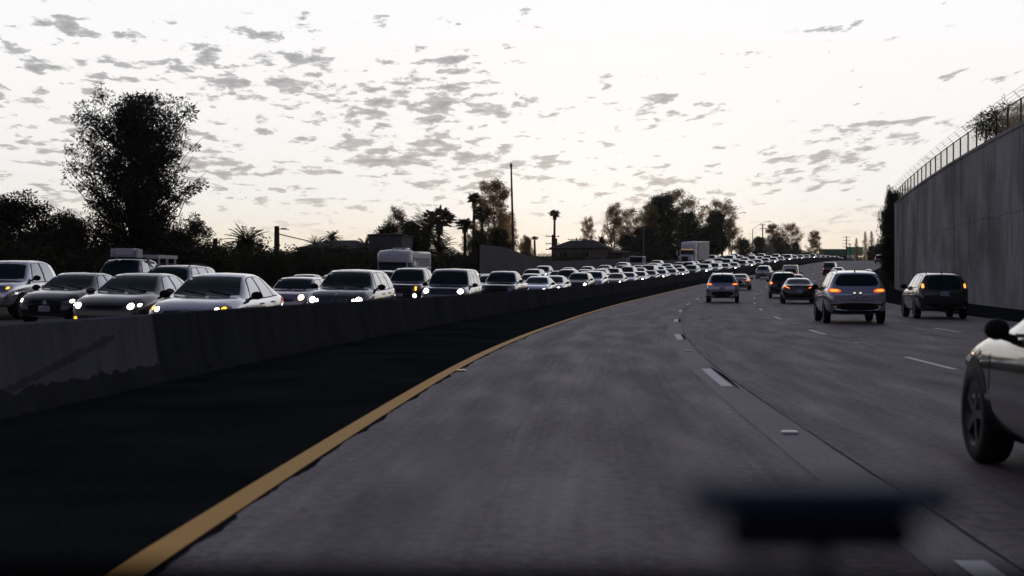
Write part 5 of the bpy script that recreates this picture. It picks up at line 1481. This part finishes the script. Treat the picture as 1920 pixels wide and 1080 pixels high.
ahead('boxy_suv', bx, 205, 10.4, MOCHA, 'dark boxy upright SUV alone in the far middle lanes')
ahead('sedan', sedan(L=4.7, H=1.45, tail=[(.70, .80), (.84, .82), (.80, 1.25), (.72, 1.2)], rearwin=(.6, .5, 1.08, 1.36)), 186, 12.9, WHITE, 'white sedan with a red lamp just above the silver SUV roof')
ahead('van', van(L=4.8, W=1.9, H=1.75), 290, 12.9, (.10, .14, .15), 'grey-green van in the far distance beside the dark trees')
# the white car cut by the right edge
wc = sedan(L=4.75, W=1.84, H=1.42, top=[(0, .58), (.04, .68), (.16, .79), (.55, .91), (1.22, .98), (1.35, 1.01), (2.05, 1.32), (2.4, 1.40), (2.9, 1.42), (3.4, 1.37), (4.12, 1.1), (4.3, 1.05), (4.6, 1.02), (4.7, .96), (4.75, .86)], wr_tyre=.345, tail_mat='tail_off', mirror=(1.72, .93), mirror_out=.10)
wcar = hero('sedan', {k: v for k, v in wc.items() if k not in ('bulbs', 'fogs')}, 0, 1, (.12, .12, .125), 'pale car cut off by the right edge with its black door mirror showing', 'car', y=8.55-2.2, off=5.60, group=SG, onc=False, yaw=R(-1.0))

# --- the car that carries the camera
own = sedan(L=4.7, W=1.85, H=.86, top=[(0, .50), (.04, .56), (.16, .62), (.55, .68), (1.2, .76), (1.5, .82), (2.4, .84), (3.6, .85), (4.2, .86), (4.6, .84), (4.7, .78)], belt=[(0, .44), (.1, .52), (.5, .62), (1.3, .72), (3, .80), (4.2, .83), (4.7, .7)], wr=.8, crown=.03,
    head=[(.50, .50), (.80, .53), (.82, .60), (.52, .56)], tail_mat='tail_off')
own = {k: v for k, v in own.items() if k in ('L', 'W', 'wr', 'crown', 'top', 'belt', 'plan', 'bot', 'axles', 'seams')}
ow = make_vehicle('open_car', own)
ow.location = (.35, -.55, 0); ow.rotation_euler = (0, 0, heading(0))
for c in ow.children: c.color = (.01, .01, .012, 1)
d = MB(); d.box((0, 1.02, .99), (1.45, .46, .25), bev=.03); d.build('dashboard', 'dash', ow, True, 50)
d = MB(); d.box((0, 1.0, .82), (1.5, .5, .2)); d.build('cowl', 'dash', ow)
tag(ow, 'dark dashboard and low bodywork of the car carrying the camera, along the bottom edge', 'car')
HAZE = True
hz = bpy.data.materials.new('evening_haze'); hz.use_nodes = True
_n = hz.node_tree; _n.nodes.remove(_n.nodes['Principled BSDF']); _v = _n.nodes.new('ShaderNodeVolumePrincipled')
_v.inputs['Color'].default_value = (.95, .93, .92, 1); _v.inputs['Density'].default_value = 6e-5; _v.inputs['Anisotropy'].default_value = .85
_n.links.new(_v.outputs[0], _n.nodes['Material Output'].inputs['Volume'])
if HAZE:
    _m = MB(); _m.box((0, 2300, 150), (7400, 5200, 400)); _h = _m.build('haze', hz); _h['kind'] = 'stuff'
# ------------------------------------------------------------------ dashboard gadget, haze, sky, light, camera
M['smudge'] = simple('blue_black_smudge', (.006, .03, .075), .6)
gd = empty('smudge_block', (.130, .60, 1.112), 0)  # dark blurred smudge, built as made-up blocks on a stem
m = MB(); m.box((0, 0, .033), (.080, .02, .017), bev=.004); m.build('body', 'black', gd, True, 50)
m = MB(); m.box((.002, .006, .047), (.112, .018, .013), bev=.003); m.build('blue_top', 'smudge', gd, True, 50)
m = MB(); m.tube([(0, 0, 0), (0, 0, .03)], .004, 8); m.build('stem', 'black', gd)
tag(gd, 'blurred dark blue and black gadget built as an added block over the dashboard, lower right', 'smudge')

w = bpy.data.worlds.new('World'); SC.world = w; w.use_nodes = True
nt = w.node_tree; bg = nt.nodes['Background']
GAIN = 5.5
SUN_EL, SUN_AZ = R(1.2), R(4)     # just above the horizon, ahead
sky = nt.nodes.new('ShaderNodeTexSky'); sky.sky_type = 'NISHITA'; sky.sun_disc = False
sky.sun_elevation = SUN_EL; sky.sun_rotation = SUN_AZ; sky.altitude = 50; sky.air_density = 1.0; sky.dust_density = 2.2; sky.ozone_density = 1.2
gen = nt.nodes.new('ShaderNodeTexCoord').outputs['Generated']
sp = nt.nodes.new('ShaderNodeSeparateXYZ'); nt.links.new(gen, sp.inputs[0])
az = mathn(nt, 'ARCTAN2', sp.outputs[0], sp.outputs[1])
el = mathn(nt, 'MAXIMUM', mathn(nt, 'ARCSINE', sp.outputs[2]), 0.)
v = mathn(nt, 'LOGARITHM', mathn(nt, 'ADD', el, .045), math.e)
cb = nt.nodes.new('ShaderNodeCombineXYZ')
inv_ = mathn(nt, 'DIVIDE', 1., mathn(nt, 'ADD', el, .13))
nt.links.new(mathn(nt, 'MULTIPLY', az, mathn(nt, 'MULTIPLY', inv_, 1.55)), cb.inputs[0])
nt.links.new(mathn(nt, 'ADD', mathn(nt, 'MULTIPLY', v, 3.0), mathn(nt, 'MULTIPLY', az, -1.0)), cb.inputs[1])
n1 = noise(nt, 7.4, 9, cb.outputs[0], .62, .15)
n2 = noise(nt, 1.1, 4, cb.outputs[0], .55)
n3 = noise(nt, 2.3, 3, mapping(nt, cb.outputs[0], (1, 1, 1), (3, 7, 1)), .5)
dens = mathn(nt, 'ADD', mathn(nt, 'MULTIPLY', n1, .62), mathn(nt, 'ADD', mathn(nt, 'MULTIPLY', n2, .30), mathn(nt, 'MULTIPLY', n3, .20)))
# more cloud to the left and in a middle band of the sky
left = mathn(nt, 'MULTIPLY', az, -.035)
bandc = mathn(nt, 'MULTIPLY', mathn(nt, 'MAXIMUM', mathn(nt, 'SUBTRACT', mathn(nt, 'ADD', el, mathn(nt, 'MULTIPLY', az, .09)), .125), 0.), -1.0)
dens = mathn(nt, 'ADD', dens, mathn(nt, 'ADD', left, bandc))
low = ramp(nt, el, [(.030, 0.), (.062, 1.)])
cl = ramp(nt, dens, [(.584, 0.), (.620, .7), (.71, 1.)])
cl = mathn(nt, 'MULTIPLY', cl, mathn(nt, 'MULTIPLY_ADD', low, .9, .10))
bw = nt.nodes.new('ShaderNodeRGBToBW'); nt.links.new(sky.outputs[0], bw.inputs[0])
lum = mathn(nt, 'MINIMUM', mathn(nt, 'MULTIPLY', bw.outputs[0], GAIN), 10.4)
tint = ramp(nt, el, [(.0, (1.0, .78, .52)), (.022, (1., .87, .68)), (.06, (1.0, .975, .94)), (.16, (1., .99, .985)), (.45, (.86, .87, 1.0)), (1., (.70, .76, 1.0))])
base = nt.nodes.new('ShaderNodeVectorMath'); base.operation = 'SCALE'
tint = mix(nt, 1., tint, ramp(nt, mathn(nt, 'MULTIPLY_ADD', sp.outputs[1], .5, .5), [(0., (.36, .36, .50)), (.5, (.60, .58, .74)), (.92, (1., 1., 1.))]), 'MULTIPLY')
nt.links.new(tint, base.inputs[0]); nt.links.new(lum, base.inputs['Scale'])
ccol = mix(nt, ramp(nt, el, [(.05, 0.), (.16, 1.)]), (3.0, 2.65, 2.55), (1.7, 1.72, 1.85))
dim = nt.nodes.new('ShaderNodeVectorMath'); dim.operation = 'MINIMUM'
nt.links.new(ccol, dim.inputs[0]); nt.links.new(base.outputs[0], dim.inputs[1])
fin = mix(nt, mathn(nt, 'MULTIPLY', cl, .87), base.outputs[0], dim.outputs[0])
nt.links.new(fin, bg.inputs['Color']); bg.inputs['Strength'].default_value = .1

sun = bpy.data.lights.new('sun', 'SUN'); sun.energy = .12; sun.angle = R(3); sun.color = (1, .75, .52)
so = bpy.data.objects.new('sun', sun); COL.objects.link(so)
dv = Vector((math.sin(SUN_AZ)*math.cos(SUN_EL), math.cos(SUN_AZ)*math.cos(SUN_EL), math.sin(SUN_EL)))
so.rotation_euler = dv.to_track_quat('Z', 'Y').to_euler(); so.location = (0, 0, 40)

cam = bpy.data.cameras.new('camera'); cam.lens = 50; cam.sensor_width = 36; cam.clip_end = 9000; cam.clip_start = .05
cam.dof.use_dof = True; cam.dof.focus_distance = 70; cam.dof.aperture_fstop = 2.8
co = bpy.data.objects.new('camera', cam); COL.objects.link(co); co.location = (0, 0, 1.25)
co.rotation_euler = (R(90)-7/2667, 0, 0); SC.camera = co
SC.view_settings.view_transform = 'Standard'; SC.view_settings.look = 'None'; SC.view_settings.exposure = 0; SC.view_settings.gamma = 1
SC.render.engine = 'CYCLES'
SC.cycles.max_bounces = 6; SC.cycles.diffuse_bounces = 2; SC.cycles.glossy_bounces = 3; SC.cycles.transparent_max_bounces = 12
SC.cycles.use_denoising = True
